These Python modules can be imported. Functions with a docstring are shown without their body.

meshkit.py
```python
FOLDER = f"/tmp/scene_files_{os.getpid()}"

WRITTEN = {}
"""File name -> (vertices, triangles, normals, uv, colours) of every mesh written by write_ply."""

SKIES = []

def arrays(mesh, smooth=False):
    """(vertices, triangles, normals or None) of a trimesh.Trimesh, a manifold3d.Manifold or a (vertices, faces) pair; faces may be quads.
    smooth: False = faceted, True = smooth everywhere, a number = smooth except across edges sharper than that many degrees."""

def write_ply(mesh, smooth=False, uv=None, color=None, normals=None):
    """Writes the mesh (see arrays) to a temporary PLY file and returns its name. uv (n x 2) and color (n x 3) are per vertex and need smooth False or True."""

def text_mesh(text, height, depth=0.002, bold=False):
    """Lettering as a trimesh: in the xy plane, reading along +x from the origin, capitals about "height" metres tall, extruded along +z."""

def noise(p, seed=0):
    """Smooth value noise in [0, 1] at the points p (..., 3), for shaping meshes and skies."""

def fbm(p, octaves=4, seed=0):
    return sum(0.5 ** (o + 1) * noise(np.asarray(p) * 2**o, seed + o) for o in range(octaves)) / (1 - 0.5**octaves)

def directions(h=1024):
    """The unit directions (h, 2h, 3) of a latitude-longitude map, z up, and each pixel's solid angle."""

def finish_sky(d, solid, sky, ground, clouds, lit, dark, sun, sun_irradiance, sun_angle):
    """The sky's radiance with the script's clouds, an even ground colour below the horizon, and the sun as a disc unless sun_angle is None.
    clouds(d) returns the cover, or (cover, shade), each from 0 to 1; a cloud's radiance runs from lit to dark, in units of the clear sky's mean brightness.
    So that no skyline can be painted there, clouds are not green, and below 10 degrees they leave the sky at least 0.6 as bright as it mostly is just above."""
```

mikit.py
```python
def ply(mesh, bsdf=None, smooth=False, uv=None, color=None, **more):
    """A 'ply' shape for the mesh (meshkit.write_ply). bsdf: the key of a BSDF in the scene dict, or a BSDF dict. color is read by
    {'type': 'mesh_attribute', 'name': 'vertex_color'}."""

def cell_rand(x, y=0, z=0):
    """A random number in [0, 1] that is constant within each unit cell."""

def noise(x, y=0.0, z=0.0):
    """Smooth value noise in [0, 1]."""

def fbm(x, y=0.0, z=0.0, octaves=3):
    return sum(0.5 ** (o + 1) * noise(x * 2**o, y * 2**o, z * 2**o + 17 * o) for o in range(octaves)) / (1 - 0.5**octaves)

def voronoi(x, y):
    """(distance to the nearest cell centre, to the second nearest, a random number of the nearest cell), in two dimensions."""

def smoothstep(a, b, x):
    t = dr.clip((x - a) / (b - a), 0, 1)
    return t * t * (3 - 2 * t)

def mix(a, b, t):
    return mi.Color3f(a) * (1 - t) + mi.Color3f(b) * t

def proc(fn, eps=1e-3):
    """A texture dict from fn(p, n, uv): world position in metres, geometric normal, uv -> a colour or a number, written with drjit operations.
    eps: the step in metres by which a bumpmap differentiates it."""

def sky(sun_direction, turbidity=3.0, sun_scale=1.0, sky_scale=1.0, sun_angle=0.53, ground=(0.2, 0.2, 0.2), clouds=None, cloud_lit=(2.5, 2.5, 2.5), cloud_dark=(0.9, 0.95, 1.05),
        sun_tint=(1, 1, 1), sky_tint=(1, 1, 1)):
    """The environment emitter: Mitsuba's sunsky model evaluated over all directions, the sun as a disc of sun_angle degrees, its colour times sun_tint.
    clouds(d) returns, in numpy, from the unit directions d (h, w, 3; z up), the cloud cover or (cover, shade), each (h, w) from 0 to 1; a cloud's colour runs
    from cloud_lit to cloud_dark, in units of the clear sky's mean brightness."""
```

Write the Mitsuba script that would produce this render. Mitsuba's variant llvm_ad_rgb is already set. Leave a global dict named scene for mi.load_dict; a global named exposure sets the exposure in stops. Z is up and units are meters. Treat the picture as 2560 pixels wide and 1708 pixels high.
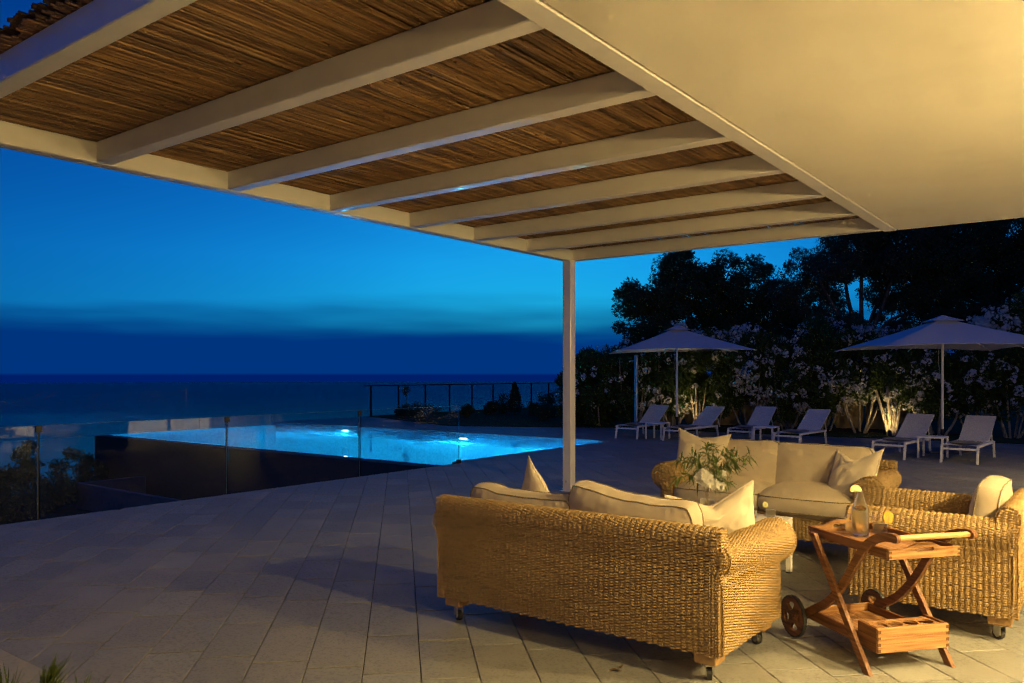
import math, random
import numpy as np, trimesh, mitsuba as mi, drjit as dr
import mikit
from mikit import proc, noise, fbm, voronoi, cell_rand, smoothstep, mix
import meshkit
import shapely.geometry as sg
from shapely import affinity

T = mi.ScalarTransform4f
PI = math.pi
scene, labels = {'type': 'scene'}, {}

# ------------------------------------------------------------------ camera, sky, lamps, exposure
YAW = math.radians(37.1236)
EYE = 1.55
F = np.array([math.cos(YAW), math.sin(YAW)])
R = np.array([math.sin(YAW), -math.cos(YAW)])
scene['camera'] = {'type': 'perspective', 'fov': 2 * math.degrees(math.atan(1280 / 2014)), 'fov_axis': 'x',
                   'to_world': T().look_at(origin=[0, 0, EYE], target=[F[0], F[1], EYE], up=[0, 0, 1]),
                   'principal_point_offset_y': -(935.7 - 854) / 1708, 'near_clip': 0.05, 'far_clip': 40000.0}
exposure = 3.0
SUN_AZ = YAW - math.radians(2)
SUN_EL = math.radians(3)


def cloud_bank(d):
    """The haze bank that lies over the sea horizon after sunset, with a soft, slightly streaky upper edge."""
    el = np.degrees(np.arcsin(np.clip(d[..., 2], -1, 1)))
    az = np.degrees(np.arctan2(d[..., 1], d[..., 0]))
    p = np.stack([az / 14, el / 1.1, np.zeros_like(el)], -1)
    n = meshkit.fbm(p + 40, 4) - 0.5
    n2 = meshkit.fbm(np.stack([az / 5, el / .5, np.ones_like(el)], -1) + 11, 3) - .5
    t = np.clip((6.2 - el + 1.6 * n + .7 * n2) / 4.0, 0, 1)
    low = t * t * (3 - 2 * t)
    # towards the zenith the dusk sky goes on deepening, as it does inside the frame
    u = np.clip((el - 8) / 34, 0, 1)
    # ... and away from the afterglow in azimuth
    away = np.abs((az - math.degrees(SUN_AZ) + 180) % 360 - 180)
    w = np.clip((away - 8) / 100, 0, 1)
    side = .82 * (1 - (1 - w) ** 2)
    high = 1 - (1 - .95 * (1 - (1 - u) ** 2.2)) * (1 - side)
    shade = np.where(el < 8, np.clip((6.6 - el + 1.5 * n) / 3.4, 0, 1), 0)
    return np.maximum(low, high), shade


scene['sky'] = mikit.sky([math.cos(SUN_EL) * math.cos(SUN_AZ), math.cos(SUN_EL) * math.sin(SUN_AZ), math.sin(SUN_EL)],
                         turbidity=2.0, sun_scale=0.0, sky_scale=1.0, ground=(0.2, 0.5, 0.85), clouds=cloud_bank,
                         cloud_lit=(0.0, 0.13, 0.95), cloud_dark=(0.0, 0.24, 1.45), sky_tint=(0.006, 0.36, 1.75))
WARM = (1.0, 0.71, 0.27)


def glow(k, c=WARM):
    return {'type': 'area', 'radiance': {'type': 'rgb', 'value': [k * x for x in c]}}


# strength of every lamp of the place, in one table
LAMP = dict(sconce_down=1050.0, sconce_up=170.0, sconce_front=98.0, pool=370.0, spot=85.0, window=0.13)

# ------------------------------------------------------------------ helpers


def numbered(key):
    if key not in scene and not any(k.startswith(key + '__') for k in scene) and key not in labels:
        return key
    i = 1
    while True:
        k = f'{key}_{i:03d}'
        if k not in scene and k not in labels:
            return k
        i += 1


_count = {}


def fresh(key):
    if key not in scene and key not in labels:
        _count[key] = 0
        return key
    while True:
        _count[key] = _count.get(key, 0) + 1
        k = f'{key}_{_count[key]:03d}'
        if k not in scene and k not in labels:
            return k


def obj(name, mesh, mat, parent=None, smooth=False, label=None, kind=None, emitter=None, cat=None, group=None):
    key = fresh(f'{parent}__{name}' if parent else name)
    d = mikit.ply(mesh, mat, smooth=smooth)
    if emitter:
        d['emitter'] = emitter
    scene[key] = d
    tag(key, label, cat, group, kind)
    return key


def tag(key, label=None, cat=None, group=None, kind=None):
    e = {k: v for k, v in (('label', label), ('category', cat), ('group', group), ('kind', kind)) if v}
    if e:
        labels[key] = {**labels.get(key, {}), **e}
    return key


def thing(name, label, cat, group=None):
    key = fresh(name)
    return tag(key, label, cat, group)


def box(x0, x1, y0, y1, z0, z1, bevel=0.0):
    lo, hi = np.minimum([x0, y0, z0], [x1, y1, z1]), np.maximum([x0, y0, z0], [x1, y1, z1])
    if not bevel:
        b = trimesh.creation.box(hi - lo)
        b.apply_translation((lo + hi) / 2)
        return b
    b = min(bevel, 0.45 * (hi - lo).min())
    pts = []
    for ax in range(3):
        a = np.array([[i, j, k] for i in (0, 1) for j in (0, 1) for k in (0, 1)], float)
        p = lo + a * (hi - lo)
        s = np.where(a > 0, -1, 1) * b
        s[:, ax] = 0
        pts.append(p + s)
    return trimesh.convex.convex_hull(np.vstack(pts))


def cat(*ms):
    return trimesh.util.concatenate([m for m in ms if m is not None])


def grid_mesh(P, close_u=False, flip=False):
    """P (n, m, 3) -> mesh of quads."""
    n, m = P.shape[:2]
    idx = np.arange(n * m).reshape(n, m)
    if close_u:
        idx = np.vstack([idx, idx[:1]])
    a, b, c, d = idx[:-1, :-1], idx[1:, :-1], idx[1:, 1:], idx[:-1, 1:]
    f = np.stack([a, b, c, d], -1).reshape(-1, 4)
    f = np.vstack([f[:, [0, 1, 2]], f[:, [0, 2, 3]]])
    if flip:
        f = f[:, ::-1]
    return trimesh.Trimesh(P.reshape(-1, 3), f, process=False)


def frames(p):
    p = np.asarray(p, float)
    t = np.gradient(p, axis=0)
    t /= np.linalg.norm(t, axis=1, keepdims=True) + 1e-12
    up = np.array([0, 0, 1.0])
    if abs(t[0] @ up) > .9:
        up = np.array([1.0, 0, 0])
    u = np.cross(t, up)
    bad = np.linalg.norm(u, axis=1) < .1
    u[bad] = np.cross(t[bad], [0, 1.0, 0.3])
    # parallel transport
    out = [u[0] / np.linalg.norm(u[0])]
    for i in range(1, len(p)):
        w = out[-1] - t[i] * (out[-1] @ t[i])
        out.append(w / (np.linalg.norm(w) + 1e-12))
    u = np.array(out)
    return t, u, np.cross(t, u)


def tube(path, r, sides=8, caps=True):
    p = np.asarray(path, float)
    r = np.broadcast_to(np.asarray(r, float), len(p))
    t, u, v = frames(p)
    a = np.arange(sides) / sides * 2 * PI
    P = p[:, None] + r[:, None, None] * (np.cos(a)[None, :, None] * u[:, None] + np.sin(a)[None, :, None] * v[:, None])
    n = len(p)
    idx = np.arange(n * sides).reshape(n, sides)
    j = np.roll(idx, -1, axis=1)
    q = np.stack([idx[:-1], j[:-1], j[1:], idx[1:]], -1).reshape(-1, 4)
    f = np.vstack([q[:, [0, 1, 2]], q[:, [0, 2, 3]]])
    V = P.reshape(-1, 3)
    if caps:
        V = np.vstack([V, p[0], p[-1]])
        f = np.vstack([f, np.stack([j[0], idx[0], np.full(sides, n * sides)], -1), np.stack([idx[-1], j[-1], np.full(sides, n * sides + 1)], -1)])
    return trimesh.Trimesh(V, f[:, ::-1] if False else f, process=False)


def curve(pts, n=24):
    """Catmull-Rom through the points."""
    p = np.asarray(pts, float)
    p = np.vstack([2 * p[0] - p[1], p, 2 * p[-1] - p[-2]])
    out = []
    seg = len(p) - 3
    for s in np.linspace(0, seg - 1e-9, n):
        i = int(s)
        t = s - i
        a, b, c, d = p[i:i + 4]
        out.append(.5 * (2 * b + (c - a) * t + (2 * a - 5 * b + 4 * c - d) * t * t + (3 * b - a - 3 * c + d) * t ** 3))
    return np.array(out)


def lathe(profile, sides=40, at=(0, 0, 0)):
    pr = np.asarray(profile, float)
    a = np.arange(sides) / sides * 2 * PI
    P = np.stack([pr[:, 0][:, None] * np.cos(a), pr[:, 0][:, None] * np.sin(a), np.repeat(pr[:, 1][:, None], sides, 1)], -1)
    n = len(pr)
    idx = np.arange(n * sides).reshape(n, sides)
    j = np.roll(idx, -1, axis=1)
    q = np.stack([idx[:-1], j[:-1], j[1:], idx[1:]], -1).reshape(-1, 4)
    m = trimesh.Trimesh(P.reshape(-1, 3) + np.asarray(at), np.vstack([q[:, [0, 1, 2]], q[:, [0, 2, 3]]]), process=False)
    return m


def extrude(poly, h):
    return trimesh.creation.extrude_polygon(poly, h, engine='earcut')


def place(mesh, M):
    m = mesh.copy()
    m.apply_transform(M)
    return m


def frame_matrix(o, x, y, z):
    M = np.eye(4)
    M[:3, 0], M[:3, 1], M[:3, 2], M[:3, 3] = x, y, z, o
    return M


def rot(axis, deg):
    return trimesh.transformations.rotation_matrix(math.radians(deg), axis)


def ground_at(px, py, z=0.0):
    """Used while measuring: a floor point of the place."""
    d = (EYE - z) * 2014 / (py - 935.7)
    q = F * d + R * ((px - 1280) / 2014 * d)
    return np.array([q[0], q[1], z])


def at_depth(px, py, d):
    q = F * d + R * ((px - 1280) / 2014 * d)
    return np.array([q[0], q[1], EYE - (py - 935.7) / 2014 * d])


# ------------------------------------------------------------------ materials


def mat(name, fn_or_rgb, rough=0.6, spec=0.4, bump=None, bump_scale=1.0, **kw):
    base = proc(fn_or_rgb) if callable(fn_or_rgb) else {'type': 'rgb', 'value': list(fn_or_rgb)}
    b = {'type': 'principled', 'base_color': base, 'roughness': rough, 'specular': spec, **kw}
    if bump:
        b = {'type': 'bumpmap', 'arbitrary': proc(bump, eps=2e-3), 'scale': bump_scale, 'bsdf': b}
    scene[name] = {'type': 'twosided', 'bsdf': b}
    return name


def speckle(base, dark, light, scale=60.0, amount=.5, big=1.5):
    base, dark, light = ([float(x) for x in c] for c in (base, dark, light))

    def fn(p, n, uv):
        a = fbm(p.x * scale, p.y * scale, p.z * scale, 3)
        b = fbm(p.x * big, p.y * big, p.z * big, 3)
        return mix(mix(base, dark, amount * smoothstep(.45, .8, a)), light, amount * smoothstep(.5, .85, b))
    return fn


mat('paint_white', speckle((.79, .76, .69), (.72, .69, .62), (.82, .79, .73), 9, .5),   .16, .7,
    bump=lambda p, n, uv: fbm(p.x * 5, p.y * 30, p.z * 30, 2), bump_scale=.0009, clearcoat=1.0, clearcoat_gloss=.9)
mat('plaster', speckle((.66, .62, .54), (.58, .54, .46), (.71, .67, .59), 2.2, .7, .8), .75, .25,
    bump=lambda p, n, uv: fbm(p.x * 14, p.y * 14, p.z * 14, 4) + 2.5 * fbm(p.x * 1.7, p.y * 2.3, 4, 2), bump_scale=.005)
mat('plaster_wall', speckle((.6, .55, .45), (.52, .47, .38), (.66, .6, .5), 4.0, .6), .8, .2,
    bump=lambda p, n, uv: fbm(p.x * 20, p.y * 20, p.z * 20, 4), bump_scale=.004)
for i, c in enumerate([(.202, .20, .188), (.222, .22, .205), (.186, .183, .171), (.206, .199, .183)]):
    c = np.array(c)
    mat(f'stone_{i}', speckle(tuple(c), tuple(c * .66), tuple(c * 1.16), 70 + 9 * i, .7, 2.2), .55, .4,
        bump=lambda p, n, uv: fbm(p.x * 45, p.y * 45, 0, 4) + .6 * fbm(p.x * 9, p.y * 9, 3.0, 2), bump_scale=.003)
mat('joint', speckle((.1, .093, .08), (.06, .055, .048), (.14, .13, .115), 30, .6), .9, .2)
mat('kerb_stone', speckle((.27, .26, .235), (.21, .2, .18), (.31, .3, .27), 40, .6), .7, .3)


def cane_fn(base, dark):
    def fn(p, n, uv):
        a = fbm(p.x * 7, p.y * 160, p.z * 160, 3)
        b = noise(p.x * 3.1, p.y * 55, 0)
        return mix(mix(base, dark, smoothstep(.35, .75, a)), (.09, .055, .025), .55 * smoothstep(.62, .9, b))
    return fn


for i, (a, b) in enumerate([((.27, .15, .06), (.15, .078, .03)), ((.40, .25, .115), (.24, .135, .056)), ((.18, .095, .038), (.10, .052, .022)), ((.31, .165, .06), (.18, .092, .034)), ((.12, .064, .028), (.07, .038, .017))]):
    mat(f'cane_{i}', cane_fn(a, b), .5, .4)


def wicker_fn(base, dark, light):
    def fn(p, n, uv):
        a = fbm(p.x * 26 + p.z * 11, p.y * 26 - p.z * 7, p.z * 90, 3)
        b = noise(p.x * 150, p.y * 150, p.z * 150)
        c = fbm(p.x * 4, p.y * 4, p.z * 5, 2)
        col = mix(base, dark, smoothstep(.42, .75, a))
        col = mix(col, light, .7 * smoothstep(.5, .85, b))
        return mix(col, dark, .4 * smoothstep(.5, .8, c))
    return fn


mat('wicker', wicker_fn((.36, .238, .1), (.235, .145, .056), (.46, .325, .155)), .5, .45,
    bump=lambda p, n, uv: noise(p.x * 260 + p.z * 190, p.y * 260 - p.z * 190, p.z * 260), bump_scale=.0011)
mat('wicker_inside', (.36, .235, .095), .9, .1)


def fabric_fn(base, dark):
    def fn(p, n, uv):
        w = noise(p.x * 420, p.y * 420, p.z * 420)
        s = fbm(p.x * 9, p.y * 9, p.z * 9, 3)
        return mix(mix(base, dark, .35 * w), dark, .35 * smoothstep(.45, .8, s))
    return fn


mat('cushion_fabric', fabric_fn((.48, .405, .305), (.37, .30, .215)), .85, .15, sheen=.4,
    bump=lambda p, n, uv: .25 * noise(p.x * 380, p.y * 380, p.z * 380) + 3.5 * fbm(p.x * 17 + 3, p.y * 17, p.z * 17, 3), bump_scale=.0022)
mat('pillow_fabric', fabric_fn((.56, .485, .375), (.45, .38, .285)), .85, .15, sheen=.4,
    bump=lambda p, n, uv: .25 * noise(p.x * 380, p.y * 380, p.z * 380) + 3.5 * fbm(p.x * 12 + 9, p.y * 12, p.z * 12, 3), bump_scale=.0024)
mat('piping_fabric', (.21, .17, .12), .85, .15)
mat('pillow_piping', (.56, .49, .38), .85, .15)


def wood_fn(base, dark, ax):
    def fn(p, n, uv):
        q = [p.x, p.y, p.z]
        u = (p.x * .629 + p.y * .777) if ax == 'a' else (p.x * .777 - p.y * .629)
        v = (p.x * .777 - p.y * .629) if ax == 'a' else (p.x * .629 + p.y * .777)
        g = fbm(u * 5, v * 95, p.z * 95, 4)
        h = fbm(u * 2, v * 24, p.z * 24, 2)
        return mix(mix(base, dark, smoothstep(.35, .72, g)), dark, .5 * smoothstep(.45, .75, h))
    return fn


mat('teak', wood_fn((.36, .19, .085), (.19, .09, .038), 'a'), .55, .35)
mat('teak_cross', wood_fn((.42, .23, .098), (.24, .115, .045), 'b'), .55, .35)
mat('teak_leg', wood_fn((.2, .088, .036), (.105, .043, .018), 'a'), .55, .35)
mat('teak_end', (.12, .055, .02), .55, .3)
mat('teak_pale', wood_fn((.56, .35, .15), (.46, .27, .11), 'b'), .45, .4)
mat('foot_wood', speckle((.34, .2, .08), (.22, .12, .05), (.4, .25, .11), 30, .6), .5, .4)
mat('white_metal', speckle((.76, .75, .72), (.68, .67, .64), (.8, .79, .76), 12, .4), .42, .5)
mat('table_white', speckle((.72, .69, .62), (.66, .63, .56), (.76, .73, .66), 8, .4), .4, .5)
mat('sling', lambda p, n, uv: mix((.72, .71, .69), (.54, .53, .52), smoothstep(.3, .7, noise(p.x * 130, p.y * 130, p.z * 130))), .7, .3)
mat('pad_dark', speckle((.2, .19, .18), (.14, .135, .13), (.25, .24, .22), 60, .5), .8, .2)
mat('parasol_cloth', speckle((.6, .58, .56), (.54, .52, .5), (.64, .62, .6), 30, .4), .85, .15)
mat('rubber', (.025, .025, .025), .6, .4)
mat('black_metal', (.02, .02, .022), .4, .5)
scene['steel'] = {'type': 'principled', 'base_color': {'type': 'rgb', 'value': [.55, .54, .52]}, 'metallic': 1.0, 'roughness': .3}
mat('rail_dark', (.035, .034, .036), .5, .4)
mat('pool_stone', speckle((.034, .033, .032), (.022, .021, .02), (.048, .046, .044), 18, .6), .65, .3)
mat('concrete', speckle((.15, .15, .15), (.11, .11, .11), (.19, .19, .19), 9, .6), .8, .2)


def pool_tile(p, n, uv):
    s = 1 / .05
    x = dr.select(dr.abs(n.x) > .5, p.y, p.x) * s
    y = dr.select(dr.abs(n.z) > .5, p.y, p.z) * s
    r = cell_rand(dr.floor(x), dr.floor(y), 5)
    return mix((.15, .47, .60), (.22, .58, .70), r)


mat('pool_tile', pool_tile, .35, .4)
mat('coping', speckle((.42, .39, .34), (.34, .31, .27), (.47, .44, .38), 30, .5), .6, .4)
scene['water'] = {'type': 'dielectric', 'int_ior': 1.33, 'ext_ior': 1.0}
scene['glass'] = {'type': 'dielectric', 'int_ior': 1.5, 'ext_ior': 1.0}
scene['glass_thin'] = {'type': 'thindielectric', 'int_ior': 1.5, 'ext_ior': 1.0}
scene['glass_green'] = {'type': 'dielectric', 'int_ior': 1.5, 'ext_ior': 1.0, 'specular_transmittance': {'type': 'rgb', 'value': [.93, .97, .955]}}
scene['glass_blue'] = {'type': 'dielectric', 'int_ior': 1.5, 'ext_ior': 1.0, 'specular_transmittance': {'type': 'rgb', 'value': [.35, .5, .9]}}
scene['drink'] = {'type': 'dielectric', 'int_ior': 1.33, 'ext_ior': 1.0, 'specular_transmittance': {'type': 'rgb', 'value': [.97, .98, .92]}}
scene['sea_surface'] = {'type': 'blendbsdf', 'weight': .4,      # waves too small to see: only part of the sea mirrors the low sky
                        'a': {'type': 'diffuse', 'reflectance': {'type': 'rgb', 'value': [.003, .014, .085]}},
                        'b': {'type': 'bumpmap', 'arbitrary': proc(lambda p, n, uv: fbm(p.x / 30, p.y / 30, 0, 4) * 2 + fbm(p.x / 7, p.y / 7, 5, 2) * .5, eps=.5), 'scale': .14,
                              'bsdf': {'type': 'principled', 'base_color': {'type': 'rgb', 'value': [.001, .006, .03]}, 'roughness': .08, 'specular': .5}}}
mat('glass_edge', (.13, .26, .26), .5, .5)
mat('earth', speckle((.055, .045, .032), (.03, .025, .018), (.08, .066, .046), 6, .7), .95, .1)
mat('lawn_green', speckle((.035, .05, .018), (.02, .032, .01), (.055, .07, .026), 9, .7), .9, .15)
mat('bark', lambda p, n, uv: mix((.22, .17, .12), (.1, .075, .05), smoothstep(.35, .65, fbm(p.x * 30, p.y * 30, p.z * 6, 3))), .9, .15,
    bump=lambda p, n, uv: fbm(p.x * 40, p.y * 40, p.z * 9, 3), bump_scale=.02)
mat('stem_pale', lambda p, n, uv: mix((.5, .44, .34), (.3, .25, .18), smoothstep(.35, .7, fbm(p.x * 40, p.y * 40, p.z * 9, 3))), .85, .2)


def leaf_mat(name, c, trans=.7):
    scene[name] = {'type': 'principledthin', 'base_color': {'type': 'rgb', 'value': list(c)}, 'roughness': .45, 'diff_trans': trans, 'eta': 1.4, 'spec_trans': 0.0}
    return name


leaf_mat('leaf_dark', (.105, .13, .06))
leaf_mat('leaf_olive', (.12, .135, .085))
leaf_mat('leaf_oleander', (.085, .13, .04), .6)
leaf_mat('leaf_bouquet', (.1, .14, .045), .5)
leaf_mat('leaf_grass', (.09, .12, .03), .6)
leaf_mat('petal', (.78, .76, .7), .6)
mat('boulder', speckle((.5, .37, .2), (.33, .23, .11), (.6, .46, .27), 7, .8, 1.5), .9, .15,
    bump=lambda p, n, uv: fbm(p.x * 6, p.y * 6, p.z * 6, 4), bump_scale=.05)
mat('curtain', (.75, .68, .55), .9, .1)
mat('orange_flesh', lambda p, n, uv: mix((.52, .21, .012), (.6, .32, .05), noise(p.x * 300, p.y * 300, p.z * 300)), .4, .4)
mat('orange_rind', (.7, .27, .01), .45, .4)
mat('lime_flesh', lambda p, n, uv: mix((.46, .46, .17), (.55, .55, .3), noise(p.x * 300, p.y * 300, p.z * 300)), .4, .4)
mat('lime_rind', (.4, .42, .06), .45, .4)
mat('dead_leaf', (.12, .07, .03), .8, .2)
mat('dark_wood', (.05, .035, .022), .5, .4)

rng = np.random.default_rng(7)

# ------------------------------------------------------------------ the setting: sea, terrain, lawn, deck
ang = np.linspace(0, 2 * PI, 181)
rad = np.concatenate([np.linspace(0, 300, 6), np.geomspace(400, 10900, 24)])
P = np.stack([rad[:, None] * np.cos(ang), rad[:, None] * np.sin(ang), np.full((len(rad), len(ang)), -98.0)], -1)
obj('sea', grid_mesh(P), 'sea_surface', kind='structure')


def terrain_z(x, y):
    z = np.full_like(x, -1.56)
    d = np.maximum(0, y - 22.6)
    z = z - .32 * d
    d2 = np.maximum(0, -x - 8)
    return np.maximum(z - .15 * d2 + .25 * (meshkit.fbm(np.stack([x * .4, y * .4, 0 * x], -1), 3) - .5), -104)


gx, gy = np.meshgrid(np.concatenate([np.linspace(-60, 10.7, 60)]), np.concatenate([np.linspace(9.17, 24, 30), np.geomspace(25, 400, 40)]), indexing='ij')
obj('garden_ground', grid_mesh(np.stack([gx, gy, terrain_z(gx, gy)], -1)), 'earth', kind='structure', smooth=True)

DECK_Z = 0.0
WATER = -0.10
PX0, PX1, PY0, PY1 = 10.92, 16.3, 9.45, 22.0
# deck plan: everything paved at terrace level
paved = sg.Polygon([(1.885, -1.35), (21.3, -1.35), (21.0, 3.2), (20.6, 6.0), (20.4, 11.6), (19.1, 13.9), (18.07, 16.1), (20.42, 22.12), (16.3, 22.12), (16.3, 9.45), (10.72, 9.45), (10.72, 9.2), (1.885, 9.2)])
sub = extrude(paved, .3)
sub.apply_translation([0, 0, -.315])
obj('terrace', sub, 'joint', kind='structure')
# diagonal flags, laid at 45 degrees to the house
tdir, ndir = np.array([1, 1]) / math.sqrt(2), np.array([1, -1]) / math.sqrt(2)
p_line = ground_at(1053.6, 1708)[:2] @ ndir
p_joint = ground_at(988.5, 1459)[:2]
PITCH, LONG, GAP = .2985, .6, .0055
j0 = p_joint @ tdir
c0 = math.floor((p_joint @ ndir - p_line) / PITCH)
tiles = []
for c in range(-75, 75):
    n0 = p_line + c * PITCH
    off = j0 - .12 * (c - c0)
    for k in range(-40, 60):
        t0 = off + k * LONG
        mid = (t0 + LONG / 2) * tdir + (n0 + PITCH / 2) * ndir
        if not (0 < mid[0] < 23 and -3 < mid[1] < 24):
            continue
        pts = [(t0 + GAP * 1.3, n0 + GAP / 2), (t0 + LONG - GAP * 1.3, n0 + GAP / 2), (t0 + LONG - GAP * 1.3, n0 + PITCH - GAP / 2), (t0 + GAP * 1.3, n0 + PITCH - GAP / 2)]
        poly = sg.Polygon([tuple(a * tdir + b * ndir) for a, b in pts])
        if not paved.contains(poly):
            poly = poly.intersection(paved)
            if poly.is_empty or poly.geom_type != 'Polygon' or poly.area < .004:
                continue
        d = mid @ F
        if d < 2.2 or abs((mid @ R) / d) > .8:
            dd = 1e3 + d
        else:
            dd = d
        tiles.append((dd, poly))
tiles.sort(key=lambda x: x[0])


def flag_mesh(poly):
    poly = sg.polygon.orient(poly.simplify(.001))
    o = np.array(poly.exterior.coords)[:-1]
    ins = sg.polygon.orient(poly.buffer(-.0025, join_style=2))
    i = np.array(ins.exterior.coords)[:-1] if ins.geom_type == 'Polygon' and not ins.is_empty else None
    dz = rng.uniform(-.0012, .0012)
    if i is None or len(i) != len(o):
        m = extrude(poly, .02 + dz)
        m.apply_translation([0, 0, -.02])
        return m
    k = int(np.argmin(np.linalg.norm(i - o[0], axis=1)))
    i = np.roll(i, -k, axis=0)
    n = len(o)
    tilt = rng.uniform(-.004, .004, 2)
    c = o.mean(0)
    zt = dz + (i - c) @ tilt
    V = np.vstack([np.c_[o, np.full(n, -.02)], np.c_[o, np.full(n, -.002) + dz], np.c_[i, zt]])
    f = []
    for a in range(n):
        b = (a + 1) % n
        for r in (0, n):
            f += [[r + a, r + b, r + n + b], [r + a, r + n + b, r + n + a]]
    for a in range(1, n - 1):
        f.append([2 * n, 2 * n + a, 2 * n + a + 1])
    return trimesh.Trimesh(V, f, process=False)


rest = [[] for _ in range(4)]
for i, (d, poly) in enumerate(tiles):
    m = flag_mesh(poly)
    v = int(rng.integers(0, 4))
    if i < 300:
        obj('paving_stone', m, f'stone_{v}', 'terrace')
    else:
        rest[v].append(m)
for v in range(4):
    key = 'terrace__far_paving' if v == 0 else f'terrace__far_paving_{v:03d}'
    scene[key] = mikit.ply(cat(*rest[v]), f'stone_{v}')
    tag(key, kind='stuff')
# the slab on the near left, where the paving ends
obj('kerb_slab', box(-6, 1.875, -1.35, 9.2, -.3, .012, .006), 'kerb_stone', kind='structure')
obj('deck_edge', box(1.8, 10.72, 9.203, 9.235, -1.7, -.004), 'pool_stone', kind='structure')

# lawn beyond the pool deck
lawn_poly = sg.Polygon([(20.43, 22.1), (18.08, 16.1), (19.1, 13.9), (20.4, 11.6), (20.6, 6.0), (21.0, 3.2), (21.3, -6), (60, -6), (60, 22.1)])
lm = extrude(lawn_poly, .4)
lm.apply_translation([0, 0, -.385])
obj('lawn', lm, 'lawn_green', kind='structure')


def blades(n, area, h, w, z0, seed):
    g = np.random.default_rng(seed)
    x0, x1, y0, y1 = area
    b = np.stack([g.uniform(x0, x1, n), g.uniform(y0, y1, n)], -1)
    keep = np.array([lawn_poly.contains(sg.Point(*q)) for q in b])
    b = b[keep]
    n = len(b)
    a = g.uniform(0, 2 * PI, n)
    hh = h * g.uniform(.5, 1.2, n)
    tip = np.c_[b + (g.normal(0, .4, (n, 2)) * hh[:, None]), z0 + hh]
    d = np.c_[np.cos(a), np.sin(a)] * w / 2
    V = np.stack([np.c_[b + d, np.full(n, z0)], np.c_[b - d, np.full(n, z0)], tip], 1).reshape(-1, 3)
    return trimesh.Trimesh(V, np.arange(3 * n).reshape(-1, 3), process=False)


obj('grass', blades(30000, (18, 32, 3, 22.1), .05, .012, .01, 3), 'leaf_grass', kind='stuff', label='short dark lawn grass between the pool deck and the railing', cat='grass')

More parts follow.
